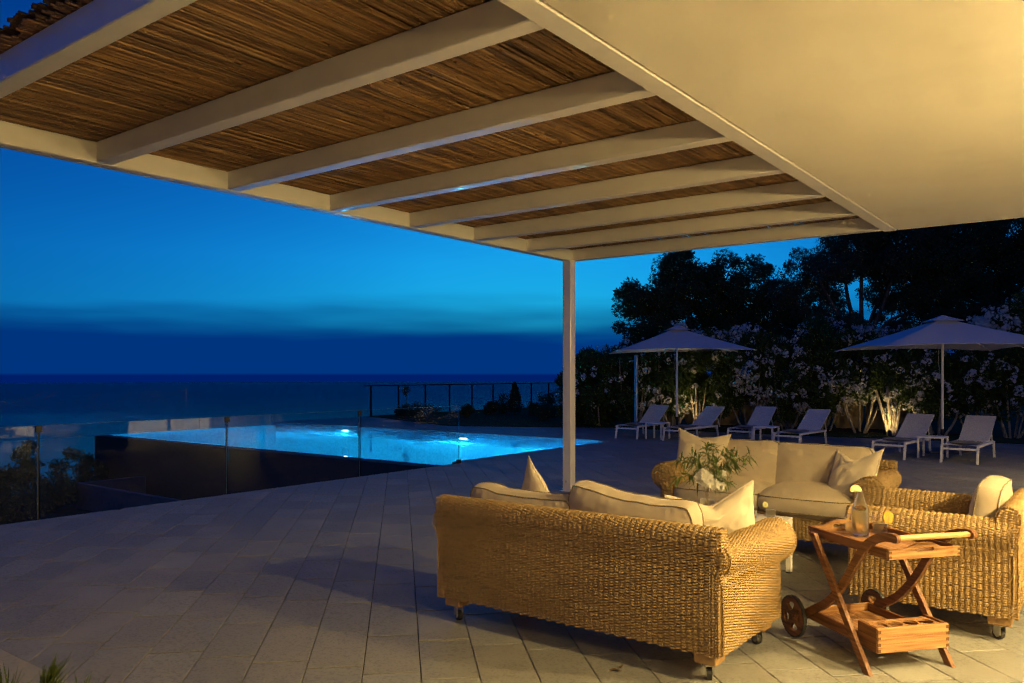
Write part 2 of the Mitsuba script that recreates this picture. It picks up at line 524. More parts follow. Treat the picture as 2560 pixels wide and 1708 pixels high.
# ------------------------------------------------------------------ pool
pool = thing('swimming_pool', 'lit blue infinity swimming pool with a dark overflow wall beyond the glass fence', 'swimming pool')
DEPTH = -1.45
inner = [box(PX0, PX1 + .2, PY0 - .2, PY1 + .2, DEPTH - .2, DEPTH)]
obj('basin_floor', inner[0], 'pool_tile', pool)
obj('basin_wall', box(PX1, PX1 + .2, PY0 - .2, PY1 + .2, DEPTH + .001, -.021), 'pool_tile', pool)
obj('basin_wall', box(PX0, PX1 - .001, PY0 - .2, PY0, DEPTH + .001, -.021), 'pool_tile', pool)
obj('basin_wall', box(PX0, PX1 - .001, PY1, PY1 + .2, DEPTH + .001, WATER - .004), 'pool_tile', pool)
obj('basin_wall', box(PX0 - .03, PX0, PY0 - .2, PY1 + .2, DEPTH + .001, WATER - .006), 'pool_tile', pool)
obj('overflow_wall', box(PX0 - .34, PX0 - .031, 9.24, PY1 + .2, -2.2, WATER - .012, .01), 'pool_stone', pool)
for k, (w, z) in enumerate(((.95, -.42), (.6, -.75), (.3, -1.1))):
    obj('step', box(PX0 + .02, PX0 + 2.2, PY0 + .001 + .3 * k, PY0 + .3 * (k + 1), DEPTH, z, .01), 'pool_tile', pool)
wx, wy = np.meshgrid(np.linspace(PX0 - .02, PX1, 60), np.linspace(PY0, PY1, 130), indexing='ij')
wz = WATER + .004 * (meshkit.fbm(np.stack([wx * 1.3, wy * 1.3, 0 * wx], -1), 3) - .5)
obj('water_surface', grid_mesh(np.stack([wx, wy, wz], -1)), 'water', pool, smooth=True)
for y in (18.6, 13.94, 10.35):
    lamp = thing('pool_light', {18.6: 'round pool light under water on the far wall, farther from the post', 13.94: 'brightest round pool light on the far pool wall near the middle', 10.35: 'underwater pool light in the far right corner behind the post'}[y], 'pool light')
    r = .13
    a = np.linspace(0, 2 * PI, 25)[:-1]
    disc = np.vstack([[PX1 - .03, y, -.8], np.c_[np.full(24, PX1 - .03), y + r * np.cos(a), -.8 + r * np.sin(a)]])
    fc = [[0, 1 + (i + 1) % 24, 1 + i] for i in range(24)]
    obj('lens', trimesh.Trimesh(disc, fc, process=False), 'white_metal', lamp, emitter=glow(LAMP['pool'], (.02, .53, 1.0)))
    ring = tube(np.c_[np.full(25, PX1 - .015), y + .15 * np.cos(np.linspace(0, 2 * PI, 25)), -.8 + .15 * np.sin(np.linspace(0, 2 * PI, 25))], .018, 6, False)
    obj('rim', ring, 'steel', lamp, smooth=True)
obj('overflow_basin', cat(box(8.9, 9.0, 9.24, 19.6, -2.0, -1.0, .01), box(9.003, 10.57, 19.5, 19.6, -2.0, -1.003, .01)), 'concrete', label='low grey catch basin wall beneath the pool overflow wall', cat='basin wall')

# ------------------------------------------------------------------ house
house = thing('house', 'cream plastered house roof slab over the seating terrace', 'house')
WALL_Y = -1.5
slab = box(-8, 9.12, WALL_Y - 4, 1.862, 3.05, 3.33, .008)
obj('roof_slab', slab, 'plaster', house, label='smooth cream plaster soffit of the roof slab')
obj('roof_edge', box(-8, 9.119, 1.868, 1.998, 3.046, 3.2, .008), 'paint_white', house, label='pale steel edge beam beside the plaster soffit')
# wall with door openings
openings = [(-5.5, -3.2, 2.35), (-.6, 2.2, 2.35), (6.4, 8.7, 2.3), (10.2, 12.8, 2.3)]
wall_poly = sg.box(-8, 0, 15, 3.048)
for a, b, h in openings:
    wall_poly = wall_poly.difference(sg.box(a, .02, b, h))
wm = extrude(wall_poly, .3)
wm.apply_transform(frame_matrix([0, WALL_Y, 0], [1, 0, 0], [0, 0, 1], [0, -1, 0]))
obj('wall', wm, 'plaster_wall', house)
for i, (a, b, h) in enumerate(openings):
    fr = obj('window', cat(box(a, a + .06, WALL_Y - .18, WALL_Y - .12, .02, h), box(b - .06, b, WALL_Y - .18, WALL_Y - .12, .02, h), box(a + .06, b - .06, WALL_Y - .18, WALL_Y - .12, h - .06, h),
                           box((a + b) / 2 - .04, (a + b) / 2 + .04, WALL_Y - .18, WALL_Y - .12, .02, h - .06)), 'white_metal', house)
    u = np.linspace(a + .05, b - .05, 120)
    zz = np.linspace(.03, h - .05, 4)
    U, Z = np.meshgrid(u, zz, indexing='ij')
    Yc = WALL_Y - .26 + .035 * np.sin(U * 38 + 1.5 * np.sin(U * 7))
    if i >= 2:
        obj('curtain', grid_mesh(np.stack([U, Yc, Z], -1), flip=True), 'curtain', fr, emitter=glow(LAMP['window'], (1, .74, .36)))
    else:
        obj('curtain', grid_mesh(np.stack([U, Yc, Z], -1)), 'curtain', fr)


def sconce(x, z, label, bulb=1.0):
    t = thing('wall_sconce', label, 'wall lamp')
    y = WALL_Y + .09
    obj('shade', cat(box(x - .06, x - .054, y - .05, y + .05, z - .12, z + .12), box(x + .054, x + .06, y - .05, y + .05, z - .12, z + .12), box(x - .054, x + .054, y - .05, y - .044, z - .12, z + .12)), 'white_metal', t)
    obj('bracket', box(x - .03, x + .03, WALL_Y + .001, y - .05, z - .05, z + .05), 'white_metal', t)
    for s, k in ((-1, 'sconce_down'), (1, 'sconce_up')):
        zz = z + s * .1
        V = np.array([[x - .05, y - .042, zz], [x + .05, y - .042, zz], [x + .05, y + .042, zz], [x - .05, y + .042, zz]])
        f = np.array([[0, 1, 2], [0, 2, 3]])
        obj('bulb', trimesh.Trimesh(V, f if s > 0 else f[:, ::-1], process=False), 'white_metal', t, emitter=glow(bulb * LAMP[k]))
    V = np.array([[x - .052, y + .047, z - .098], [x + .052, y + .047, z - .098], [x + .052, y + .047, z + .098], [x - .052, y + .047, z + .098]])
    obj('opal_pane', trimesh.Trimesh(V, [[0, 2, 1], [0, 3, 2]], process=False), 'white_metal', t, emitter=glow(bulb * LAMP['sconce_front']))


sconce(1.0, 2.5, 'warm opal wall lamp behind the camera', .4)
sconce(3.4, 2.5, 'warm opal wall lamp beside the terrace door')
sconce(4.9, 2.5, 'warm opal wall lamp behind the armchair')
sconce(13.4, 1.9, 'warm opal wall lamp at the far end of the house wall', .55)

# ------------------------------------------------------------------ pergola
ZB = 3.049
perg = thing('pergola', 'white steel pergola with eight rafters and one square post beside the terrace', 'pergola')
rx = [1.715, 2.776, 3.830, 4.890, 5.926, 6.950, 7.957, 8.985]
for i, x in enumerate(rx):
    obj('rafter', box(x, x + .11, 2.0, 5.797, ZB + .004, 3.2, .006), 'paint_white', perg)
obj('outer_beam', box(1.715, 9.10, 5.80, 5.922, ZB, 3.2, .008), 'paint_white', perg)
obj('lath', box(1.735, 1.80, 2.0, 5.92, 3.205, 3.255, .004), 'paint_white', perg)
obj('post', box(8.93, 9.055, 5.795, 5.918, 0, ZB - .002, .006), 'paint_white', perg)
obj('post_bolt', trimesh.creation.cylinder(.012, .014, transform=frame_matrix([8.924, 5.86, .13], [0, 1, 0], [0, 0, 1], [1, 0, 0])), 'steel', perg)
scene_base = box(8.90, 9.085, 5.77, 5.945, 0, .008, .002)
obj('base_plate', scene_base, 'paint_white', perg)

mat_thing = thing('reed_mat', 'brown reed cane mat lying across the pergola rafters', 'reed mat')
crng = np.random.default_rng(21)


def cane(x0, x1, y, z, r, detail=True):
    nodes = [x0]
    while nodes[-1] < x1 - .12:
        nodes.append(nodes[-1] + crng.uniform(.16, .34))
    nodes[-1] = x1
    xs, rs = [], []
    for i, x in enumerate(nodes):
        if i in (0, len(nodes) - 1):
            xs.append(x); rs.append(r)
        else:
            k = r * crng.uniform(1.15, 1.45)
            xs += [x - .007, x, x + .007]; rs += [r * .97, k, r]
    xs, rs = np.array(xs), np.array(rs) * np.linspace(1.08, .88, len(xs))
    w = crng.uniform(0, 6)
    path = np.c_[xs, y + .005 * np.sin(xs * 1.4 + w) + .0015 * np.sin(xs * 5 + w), z + .002 * np.sin(xs * 1.9 + 2 * w)]
    return tube(path, rs, 6)


canes = []
y = 1.98
while y < 5.9:
    r = crng.uniform(.0055, .0097)
    y += r
    x = 1.665 + crng.uniform(-.035, .04)
    while x < 9.15:
        ln = crng.uniform(.7, 2.6)
        x1 = min(x + ln, 9.16 + crng.uniform(-.05, .05))
        if x1 - x > .3:
            canes.append((x, x1, y, 3.197 + r + crng.uniform(0, .012), r))
        x = x1 + crng.uniform(-.02, .05)
    y += r * .92
canes.sort(key=lambda c: (c[0] + c[1]) / 2)
rest = [[] for _ in range(5)]
vis = 0
for c in canes:
    m = cane(*c)
    v = int(crng.choice(5, p=[.31, .22, .17, .22, .08]))
    if vis < 300:
        obj('cane', m, f'cane_{v}', mat_thing, smooth=True)
        vis += 1
    else:
        rest[v].append(m)
yy = 1.98
while yy < 5.9:          # the second layer that closes the mat from above
    r = crng.uniform(.009, .012)
    x = 1.66 + crng.uniform(-.03, .03)
    rest[4 if crng.random() < .6 else 2].append(tube([[x, yy, 3.262], [x + 4, yy + crng.uniform(-.01, .01), 3.262], [9.15, yy, 3.262]], r, 5))
    yy += .0175
for v in range(5):
    key = 'reed_mat__far_cane' if v == 0 else f'reed_mat__far_cane_{v:03d}'
    scene[key] = mikit.ply(cat(*rest[v]), f'cane_{v}', smooth=True)
    tag(key, kind='stuff')

# ------------------------------------------------------------------ glass fences and railing
gf = thing('glass_fence', 'frameless clear glass fence with black clamp posts along the near terrace edge', 'glass fence')
gx = [1.55, 3.81, 6.085, 8.36, 10.66]
for a, b in zip(gx[:-1], gx[1:]):
    obj('panel', box(a + .012, b - .012, 9.218, 9.234, -.12, 1.0, .0015), 'glass_green', gf)
for a, b in zip(gx[:-1], gx[1:]):
    obj('ground_edge', cat(box(a + .012, b - .012, 9.219, 9.233, 1.0008, 1.0028), box(b - .0115, b - .0095, 9.219, 9.233, .0, 1.0)), 'glass_edge', gf)
for x in gx[:-1]:
    obj('post', box(x - .009, x + .009, 9.237, 9.257, -.25, .96, .002), 'black_metal', gf)
    obj('clamp', box(x - .035, x + .035, 9.215, 9.245, .93, 1.0, .003), 'black_metal', gf)
obj('clamp', box(10.57, 10.67, 9.19, 9.218, .0, .06, .003), 'black_metal', gf)
fg = thing('glass_fence', 'low clear glass fence along the far end of the pool above the sea', 'glass fence')
for a, b in ((6.5, 8.9), (8.92, 11.3), (11.32, 13.7), (13.72, 16.28), (16.34, 20.55)):
    obj('panel', box(a, b, 22.21, 22.222, -.12, 1.1, .001), 'glass_green', fg)
rl = thing('garden_railing', 'thin dark metal railing on the lawn edge above the sea', 'railing')
posts = [20.66, 22.1, 23.6, 25.05, 26.5, 27.95, 29.4, 30.85, 32.3, 33.75]
for i, x in enumerate(posts):
    obj('post', box(x - .035 if i == 0 else x - .022, x + .035 if i == 0 else x + .022, 22.18, 22.24, -.4, 1.1, .004), 'rail_dark', rl)
obj('handrail', box(20.35, 34.2, 22.175, 22.245, 1.102, 1.142, .005), 'rail_dark', rl)

# ------------------------------------------------------------------ woven furniture


def weave(rows_fn, rows, length_hint, warp=.036, row_r=.0062, amp=.0068, seed=0, per=4):
    """A panel of woven rope: rows_fn(v, s) -> points (len(s),3) and outward normals; v in [0,1], one rope for each row, s in [0,1] along it."""
    g = np.random.default_rng(seed)
    nw = max(3, int(round(length_hint / warp)))
    n = nw * per + 1
    s = np.linspace(0, 1, n)
    Vs, Fs, base = [], [], 0
    A = np.radians([-82, 0, 82])
    for k in range(rows):
        v = (k + .5) / rows
        p, nr = rows_fn(v, s)
        d = np.gradient(p, axis=0)
        L = np.linalg.norm(d, axis=1, keepdims=True)
        t = d / np.maximum(L, 1e-9)
        b = np.cross(nr, t)
        b /= np.linalg.norm(b, axis=1, keepdims=True) + 1e-9
        p2, _ = rows_fn(min(1, v + .5 / rows), s)
        p1, _ = rows_fn(max(0, v - .5 / rows), s)
        half = np.maximum(np.linalg.norm(p2 - p1, axis=1), .0025)[:, None] * .74
        ph = np.cos(PI * s * nw + PI * k)
        jit = g.normal(0, .0006, n)[:, None]
        wig = .0012 * np.interp(s, np.linspace(0, 1, 12), g.normal(0, 1, 12))[:, None]
        off = (amp * np.where(ph > 0, ph, 2.3 * ph))[:, None] + jit
        rr = half * (.86 + .16 * ph[:, None]) * g.uniform(.88, 1.06)
        th = np.minimum(rr, row_r)
        ring = p[:, None] + nr[:, None] * (off[:, None] + th[:, None] * np.cos(A)[None, :, None]) + b[:, None] * ((rr * 1.0)[:, None] * np.sin(A)[None, :, None] + wig[:, None])
        Vs.append(ring.reshape(-1, 3))
        idx = base + np.arange(n * 3).reshape(n, 3)
        q = np.stack([idx[:-1, :-1], idx[1:, :-1], idx[1:, 1:], idx[:-1, 1:]], -1).reshape(-1, 4)
        Fs.append(np.vstack([q[:, [0, 1, 2]], q[:, [0, 2, 3]]]))
        base += n * 3
    return trimesh.Trimesh(np.vstack(Vs), np.vstack(Fs), process=False)


def liner(rows_fn, nv=14, ns=14, depth=.034):
    s = np.linspace(0, 1, ns)
    P = []
    for v in np.linspace(0, 1, nv):
        p, nr = rows_fn(v, s)
        P.append(p - nr * depth)
    return grid_mesh(np.array(P))


class Profile:
    """A polyline in a plane, sampled by arc length with outward normals."""

    def __init__(self, pts):
        p = np.asarray(pts, float)
        d = np.r_[0, np.cumsum(np.linalg.norm(np.diff(p, axis=0), axis=1))]
        u = np.linspace(0, d[-1], 200)
        self.p = np.c_[np.interp(u, d, p[:, 0]), np.interp(u, d, p[:, 1])]
        t = np.gradient(self.p, axis=0)
        k = np.ones(9) / 9
        t = np.c_[np.convolve(np.pad(t[:, 0], 4, mode='edge'), k, 'valid'), np.convolve(np.pad(t[:, 1], 4, mode='edge'), k, 'valid')]
        t /= np.linalg.norm(t, axis=1, keepdims=True)
        self.n = np.c_[t[:, 1], -t[:, 0]]
        self.length = d[-1]

    def at(self, v):
        i = v * 199
        return np.array([np.interp(i, np.arange(200), self.p[:, k]) for k in (0, 1)]), np.array([np.interp(i, np.arange(200), self.n[:, k]) for k in (0, 1)])


def arm_profile(r, ztop, z0, zin, out):
    """Right arm in (x, z), x outward: from the outer foot up the panel, round the scroll and down inside. x = 0 is the outer panel."""
    cx, cz = out - r, ztop - r
    pts = [(0, z0), (.004, z0 + .12), (-.004, cz - r * 1.15), (.0, cz - r * .95)]
    a0 = math.radians(-75)
    for a in np.linspace(a0, math.radians(185), 26):
        pts.append((cx + r * math.cos(a), cz + r * math.sin(a)))
    pts += [(cx - r - .005, cz - r * .6), (cx - r - .01, zin)]
    return Profile(pts)


def seat_frame(L, D, M, label, name, cat_, parts, seed, warp=.032, row=.0072):
    """L length over the side panels, D depth; local x along the length, y from the back (0) to the front (D), z up; M places it."""
    t = thing(name, label, cat_)
    Z0, ZT, ZA, ZR = .15, .78, .715, .375
    M = np.asarray(M, float)

    def put(nm, fn, rows, length, sd):
        m = place(weave(fn, rows, length, warp, seed=sd), M)
        ln = place(liner(fn), M)
        k = obj(nm, ln, 'wicker_inside', t)
        obj('weave', m, 'wicker', k, smooth=True, kind='stuff')

    # back: outer sheet that rolls over the top rim and comes down inside
    def back_profile():
        pts = [(.012, Z0), (.0, Z0 + .2), (.006, ZT - .2), (-.012, ZT - .06)]
        for a in np.linspace(math.radians(200), math.radians(-20), 14):
            pts.append((.042 + .055 * math.cos(a), ZT - .055 + .055 * math.sin(a)))
        pts += [(.115, ZT - .15), (.135, .45)]
        return Profile(pts)

    bp = back_profile()

    def back(v, s):
        q, n = bp.at(v)
        x = (s - .5) * (L - .005)
        p = np.c_[x, np.full_like(x, q[0]), np.full_like(x, q[1])]
        nr = np.tile([0, -n[0] * -1, n[1]], (len(s), 1)) if False else np.tile([0, -abs(n[0]) if v < .45 else n[0], n[1]], (len(s), 1))
        return p, nr

    # orientation: going up the outer sheet the outside is -y
    def back_fixed(v, s):
        q, n = bp.at(v)
        n = -n
        x = (s - .5) * (L - .005)
        return np.c_[x, np.full_like(x, q[0]), np.full_like(x, q[1])], np.tile([0, n[0], n[1]], (len(s), 1))

    if 'back' in parts:
        put('back', back_fixed, int(bp.length / row), L, seed)
    # ends of the back above the arms
        for sx in (-1, 1):
            def endcap(v, s, sx=sx):
                z = ZA - .2 + v * (ZT - .005 - ZA + .2)
                w0, w1 = -.004, .1 if z < ZT - .1 else .1 - .03 * ((z - ZT + .1) / .1) ** 2
                yv = w0 + s * (w1 - w0) if sx > 0 else w1 + s * (w0 - w1)
                return np.c_[np.full_like(s, sx * L / 2), yv, np.full_like(s, z)], np.tile([sx, 0, 0.], (len(s), 1))
            put('back_end', endcap, int((ZT - ZA + .2) / row), .1, seed + 5)
    yb, yf = .03, D
    rb, rf = .08, .116

    for sx in (-1, 1):
        if sx < 0 and 'arm_left' not in parts or sx > 0 and 'arm_right' not in parts:
            continue
        prof_b, prof_f = arm_profile(rb, ZA - .01, Z0, ZR, .04), arm_profile(rf, ZA, Z0, ZR, .092)

        def arm(v, s, sx=sx, pb=prof_b, pf=prof_f):
            (qb, nb), (qf, nf) = pb.at(v), pf.at(v)
            w = (s ** .8)[:, None]
            q = qb * (1 - w) + qf * w
            n = nb * (1 - w) + nf * w
            n /= np.linalg.norm(n, axis=1, keepdims=True)
            yv = yb + s * (yf - yb)
            x = sx * (L / 2 + q[:, 0])
            p, nr = np.c_[x, yv, q[:, 1]], np.c_[sx * n[:, 0], 0 * x, n[:, 1]]
            if sx < 0:
                p, nr = p[::-1], nr[::-1]
            return p, nr
        put('arm', arm, int(prof_f.length / row), D, seed + 11 + sx)

        # front of the arm: a stump with a round scroll on top
        cz = ZA - rf
        cxl = .092 - rf

        def front(v, s, sx=sx):
            z = Z0 + v * (ZA - .004 - Z0)
            h = rf ** 2 - (z - cz) ** 2
            half = math.sqrt(h) if h > 0 else 0
            x0, x1 = -.135, .0
            if half > 0 and z > cz - rf * .8:
                x0, x1 = min(cxl - half, x0 if z < cz else 9), max(cxl + half, x1 if z < cz - rf * .5 else -9)
            xs = x0 + s * (x1 - x0)
            bow = .018 * (1 - (2 * s - 1) ** 2)
            if sx > 0:
                xs = xs[::-1]
            return np.c_[sx * (L / 2 + xs), D + bow, np.full_like(s, z)], np.tile([0, 1., 0], (len(s), 1))
        czb, cxb = ZA - .01 - rb, .04 - rb

        def rear(v, s, sx=sx):
            z = Z0 + v * (ZA - .014 - Z0)
            h = rb ** 2 - (z - czb) ** 2
            half = math.sqrt(h) if h > 0 else 0
            x0, x1 = -.05, .0
            if half > 0 and z > czb - rb * .8:
                x1 = max(cxb + half, x1 if z < czb - rb * .5 else -.03)
            xs = x0 + s * (x1 - x0)
            if sx < 0:
                xs = xs[::-1]
            return np.c_[sx * (L / 2 + xs), np.full_like(s, .003), np.full_like(s, z)], np.tile([0, -1., 0], (len(s), 1))
        put('arm_rear', rear, int((ZA - Z0) / row), .1, seed + 51 + sx)
        put('arm_front', front, int((ZA - Z0) / row), .2, seed + 31 + sx)
    if 'front' in parts:
        def rail(v, s):
            z = Z0 + v * (ZR - Z0)
            x = (.5 - s) * (L - .27)
            return np.c_[x, np.full_like(x, D - .012 - .012 * (v > .93)), np.full_like(x, z)], np.tile([0, 1., 0], (len(s), 1))
        put('front_rail', rail, int((ZR - Z0) / row), L - .27, seed + 41)
    obj('seat_deck', place(box(-L / 2 + .02, L / 2 - .02, .1, D - .03, Z0 + .004, ZR - .01), M), 'wicker_inside', t)
    # wooden blocks and castors
    for sx in (-1, 1):
        for yv in (.09, D - .1):
            x = sx * (L / 2 - .09)
            ft = obj('foot', place(box(x - .06, x + .06, yv - .06, yv + .06, .095, Z0 + .003, .006), M), 'foot_wood', t)
            turn = np.radians(seed * 40 + 70 * sx + 50 * yv)
            Mc = M @ trimesh.transformations.translation_matrix([x, yv, 0]) @ trimesh.transformations.rotation_matrix(turn, [0, 0, 1])
            fork = cat(box(-.018, .03, -.021, -.017, .03, .088), box(-.018, .03, .017, .021, .03, .088), box(-.028, .03, -.024, .024, .084, .096, .003))
            cs = obj('castor', place(fork, Mc), 'steel', t)
            wh = trimesh.creation.cylinder(.031, .026, sections=28, transform=frame_matrix([.012, 0, .031], [1, 0, 0], [0, 0, 1], [0, -1, 0]))
            obj('wheel', place(wh, Mc), 'rubber', cs, smooth=40)
            hub = trimesh.creation.cylinder(.016, .031, sections=20, transform=frame_matrix([.012, 0, .031], [1, 0, 0], [0, 0, 1], [0, -1, 0]))
            obj('hub', place(hub, Mc), 'steel', cs, smooth=40)
    return t


def Mx(o, xdir, ydir):
    x = np.array([*xdir, 0.]); y = np.array([*ydir, 0.])
    return frame_matrix([*o, 0], x, y, np.cross(x, y))


# near sofa: back to the camera, faces +X (local y = world X, local x = world -Y)
NEAR = Mx((3.765, 2.505), (0, -1), (1, 0))
seat_frame(1.86, .87, NEAR, 'woven seagrass sofa nearest the camera, seen from behind', 'wicker_sofa', 'sofa', ('back', 'arm_left', 'arm_right'), 1)
# far sofa: faces the camera, i.e. -X (local x = world +Y)
FAR = Mx((7.76, 2.525), (0, 1), (-1, 0))
seat_frame(1.86, .87, FAR, 'woven seagrass sofa facing the camera behind the coffee table', 'wicker_sofa', 'sofa', ('back', 'arm_left', 'arm_right', 'front'), 2)
# armchair: its left side to the camera, faces +Y (local x = world +X, local y = world +Y)
CHAIR = frame_matrix([5.87, .47, 0], [-1, 0, 0], [0, 1, 0], [0, 0, 1])
CHAIR = Mx((5.88, .475), (1, 0), (0, 1))
seat_frame(1.0, .90, CHAIR, 'woven seagrass armchair beside the drinks trolley, cut by the frame', 'wicker_armchair', 'armchair', ('back', 'arm_left', 'arm_right', 'front'), 3)

# ------------------------------------------------------------------ cushions


def outline_grid(nu, nv):
    c = lambda n: np.sin(np.linspace(-PI / 2, PI / 2, n)) * .35 + np.linspace(-1, 1, n) * .65
    return np.meshgrid(c(nu), c(nv), indexing='ij')


def box_cushion(w, h, t, seed, bulge=.05, sag=0.0, n=64, corner=.09):
    """x width, y height, z thickness. Returns (body, piping)."""
    U, V = outline_grid(n, n)
    s = seed * 13.7
    ru = 1 - .075 * np.abs(V) ** 6
    rv = 1 - corner * np.abs(U) ** 6
    wob = lambda a, k: .013 * (meshkit.fbm(np.stack([a * 2.6 + s, a * 0 + k, a * 0], -1), 3) - .5)
    X = w / 2 * U * ru * (1 + .02 * (1 - V ** 2)) + wob(V, 3) * U
    Y = h / 2 * V * rv * (1 + .03 * (1 - U ** 2)) + wob(U, 7) * V
    Y = Y - sag * (1 - U ** 2) * (V > 0) * V
    prof = ((1 - np.abs(U) ** 3.2) * (1 - np.abs(V) ** 3.2)) ** .8
    mesh = []
    sides = []
    for sg_ in (1, -1):
        q = np.stack([U * w * 3.2 + s, V * h * 3.2 + sg_ * 9, np.full_like(U, s)], -1)
        wr = meshkit.fbm(q * 1.6, 4, seed) - .5
        # gathers run in from the seams
        eu = np.exp(-(1 - np.abs(V)) * h / .11)
        ev = np.exp(-(1 - np.abs(U)) * w / .11)
        gath = eu * np.sin(U * w * 55 + 5 * meshkit.fbm(q * .8, 2, 3)) + .8 * ev * np.sin(V * h * 55 + 5 * meshkit.fbm(q * .8, 2, 5))
        edge = np.minimum(1, np.minimum((1 - np.abs(U)) * w, (1 - np.abs(V)) * h) / .03)
        Z = t / 2 + bulge * prof + .03 * wr * prof ** .5 + .0042 * gath * edge * (meshkit.fbm(q, 2, 8) * 1.6)
        Z = sg_ * Z
        G = np.stack([X, Y, Z], -1)
        mesh.append(grid_mesh(G, flip=sg_ > 0))
        sides.append(G)
    top, bot = sides
    ring = lambda G: np.vstack([G[:, 0], G[-1, 1:], G[-2::-1, -1], G[0, -2:0:-1]])
    a, b = ring(top), ring(bot)
    c = (a + b) / 2
    out = c - np.array([0, c[:, 1].mean(), 0])
    out[:, 2] = 0
    out /= np.linalg.norm(out, axis=1, keepdims=True) + 1e-9
    rows = []
    for f in (0, .2, .5, .8, 1):
        rows.append(a * (1 - f) + b * f + out * (.018 * 4 * f * (1 - f) + .003 * np.sin(np.arange(len(a)) * .9 + 9 * f)[:, None] * (f * (1 - f))))
    g = np.array(rows)
    g = np.concatenate([g, g[:, :1]], 1)
    mesh.append(grid_mesh(g))
    body = cat(*mesh)
    pipes = []
    for rg in (a, b):
        p = rg + out * .003
        p = np.vstack([p, p[:1]])
        pipes.append(tube(p, .0042, 6, False))
    return body, cat(*pipes)


def knife_pillow(w, h, t, seed, pinch=.10, fold=0.0, n=40):
    U, V = outline_grid(n, n)
    s = seed * 7.3
    X = w / 2 * U * (1 - pinch * (1 - V ** 2) * np.abs(U) ** 1.5)
    Y = h / 2 * V * (1 - pinch * 1.25 * (1 - U ** 2) * np.abs(V) ** 1.5)
    Y = Y - fold * (1 - np.abs(U)) ** 1.3 * np.clip(V, 0, 1) ** 1.5
    prof = np.clip((1 - np.abs(U) ** 2.2) * (1 - np.abs(V) ** 2.2), 0, 1) ** .55
    mesh = []
    for sg_ in (1, -1):
        q = np.stack([U * 2.2 + s, V * 2.2 + sg_ * 5, np.full_like(U, s)], -1)
        wr = meshkit.fbm(q, 4, seed) - .5
        cr = np.sin((U + V * sg_) * 7 + 6 * meshkit.fbm(q * .7, 2, 2)) * prof * (1 - prof)
        Z = sg_ * (.0015 + t / 2 * prof * (1 + .9 * wr) + .012 * cr)
        mesh.append(grid_mesh(np.stack([X, Y, Z], -1), flip=sg_ > 0))
    rg = np.stack([X, Y, 0 * X], -1)
    rg = np.vstack([rg[:, 0], rg[-1, 1:], rg[-2::-1, -1], rg[0, -2:0:-1], rg[:1, 0]])
    return cat(*mesh), tube(rg, .0032, 6, False)


def cushion(name, label, catg, parts, M, fab, pipe, group=None):
    t = thing(name, label, catg, group)
    obj('cover', place(parts[0], M), fab, t, smooth=50)
    obj('piping', place(parts[1], M), pipe, t, smooth=True)
    return t


def lay(o, xdir, ydir):
    x = np.asarray(xdir, float); y = np.asarray(ydir, float)
    x /= np.linalg.norm(x); y = y - x * (x @ y); y /= np.linalg.norm(y)
    return frame_matrix(o, x, y, np.cross(x, y))


CF, CP = 'cushion_fabric', 'piping_fabric'
# far sofa: back cushions lean on the back, faces towards -X
for (yc, z, tilt, lab, sd, sag) in ((2.93, .685, .20, 'left back cushion of the sofa facing the camera', 4, .03), (2.13, .675, .2, 'right back cushion of the sofa facing the camera', 5, .03)):
    cushion('back_cushion', lab, 'cushion', box_cushion(.84, .50, .13, sd, .085, sag), lay([7.44, yc, z], [0, -1, 0], [tilt, 0, 1]), CF, CP)
for (yc, lab, sd) in ((2.93, 'left seat cushion of the sofa facing the camera', 6), (2.14, 'right seat cushion of the sofa facing the camera', 7)):
    cushion('seat_cushion', lab, 'cushion', box_cushion(.80, .66, .12, sd, .085), lay([7.18, yc, .455], [0, -1, 0], [1, 0, .05]), CF, CP)
cushion('throw_pillow', 'square beige pillow in the left corner of the far sofa', 'pillow', knife_pillow(.50, .48, .17, 8, .10, .05), lay([7.26, 3.22, .77], [.25, -1, -.10], [.3, -.05, 1]), 'pillow_fabric', 'pillow_piping')
cushion('throw_pillow', 'beige pillow leaning on the right arm of the far sofa', 'pillow', knife_pillow(.50, .48, .18, 9, .10, .10), lay([7.12, 1.80, .70], [-.55, -1, .12], [.35, -.35, 1]), 'pillow_fabric', 'pillow_piping')
# near sofa: only the tops of its cushions stand above the back
for (yc, z, lab, sd, sag, roll) in ((2.93, .605, 'left back cushion of the near sofa, seen over its back', 14, .05, .03), (2.19, .655, 'right back cushion of the near sofa, seen over its back', 15, .05, .09)):
    cushion('back_cushion', lab, 'cushion', box_cushion(.76, .50, .13, sd, .06, sag), lay([4.02, yc, z], [0, 1, roll], [-.16, 0, 1]), CF, CP)
for (yc, lab, sd) in ((2.95, 'left seat cushion of the near sofa', 16), (2.08, 'right seat cushion of the near sofa', 17)):
    cushion('seat_cushion', lab, 'cushion', box_cushion(.85, .66, .12, sd, .05), lay([4.3, yc, .455], [0, 1, 0], [-1, 0, 0.05]), CF, CP)
cushion('throw_pillow', 'beige pillow with a tall pointed corner behind the left cushion of the near sofa', 'pillow', knife_pillow(.50, .50, .15, 18, .12, .13), lay([4.28, 3.08, .70], [-.45, -1, .62], [-.15, .55, 1]), 'pillow_fabric', 'pillow_piping')
cushion('throw_pillow', 'beige pillow leaning on the right arm of the near sofa', 'pillow', knife_pillow(.50, .46, .19, 19, .09, .09), lay([4.27, 1.815, .695], [.6, -.78, .16], [-.08, -.10, 1]), 'pillow_fabric', 'pillow_piping')
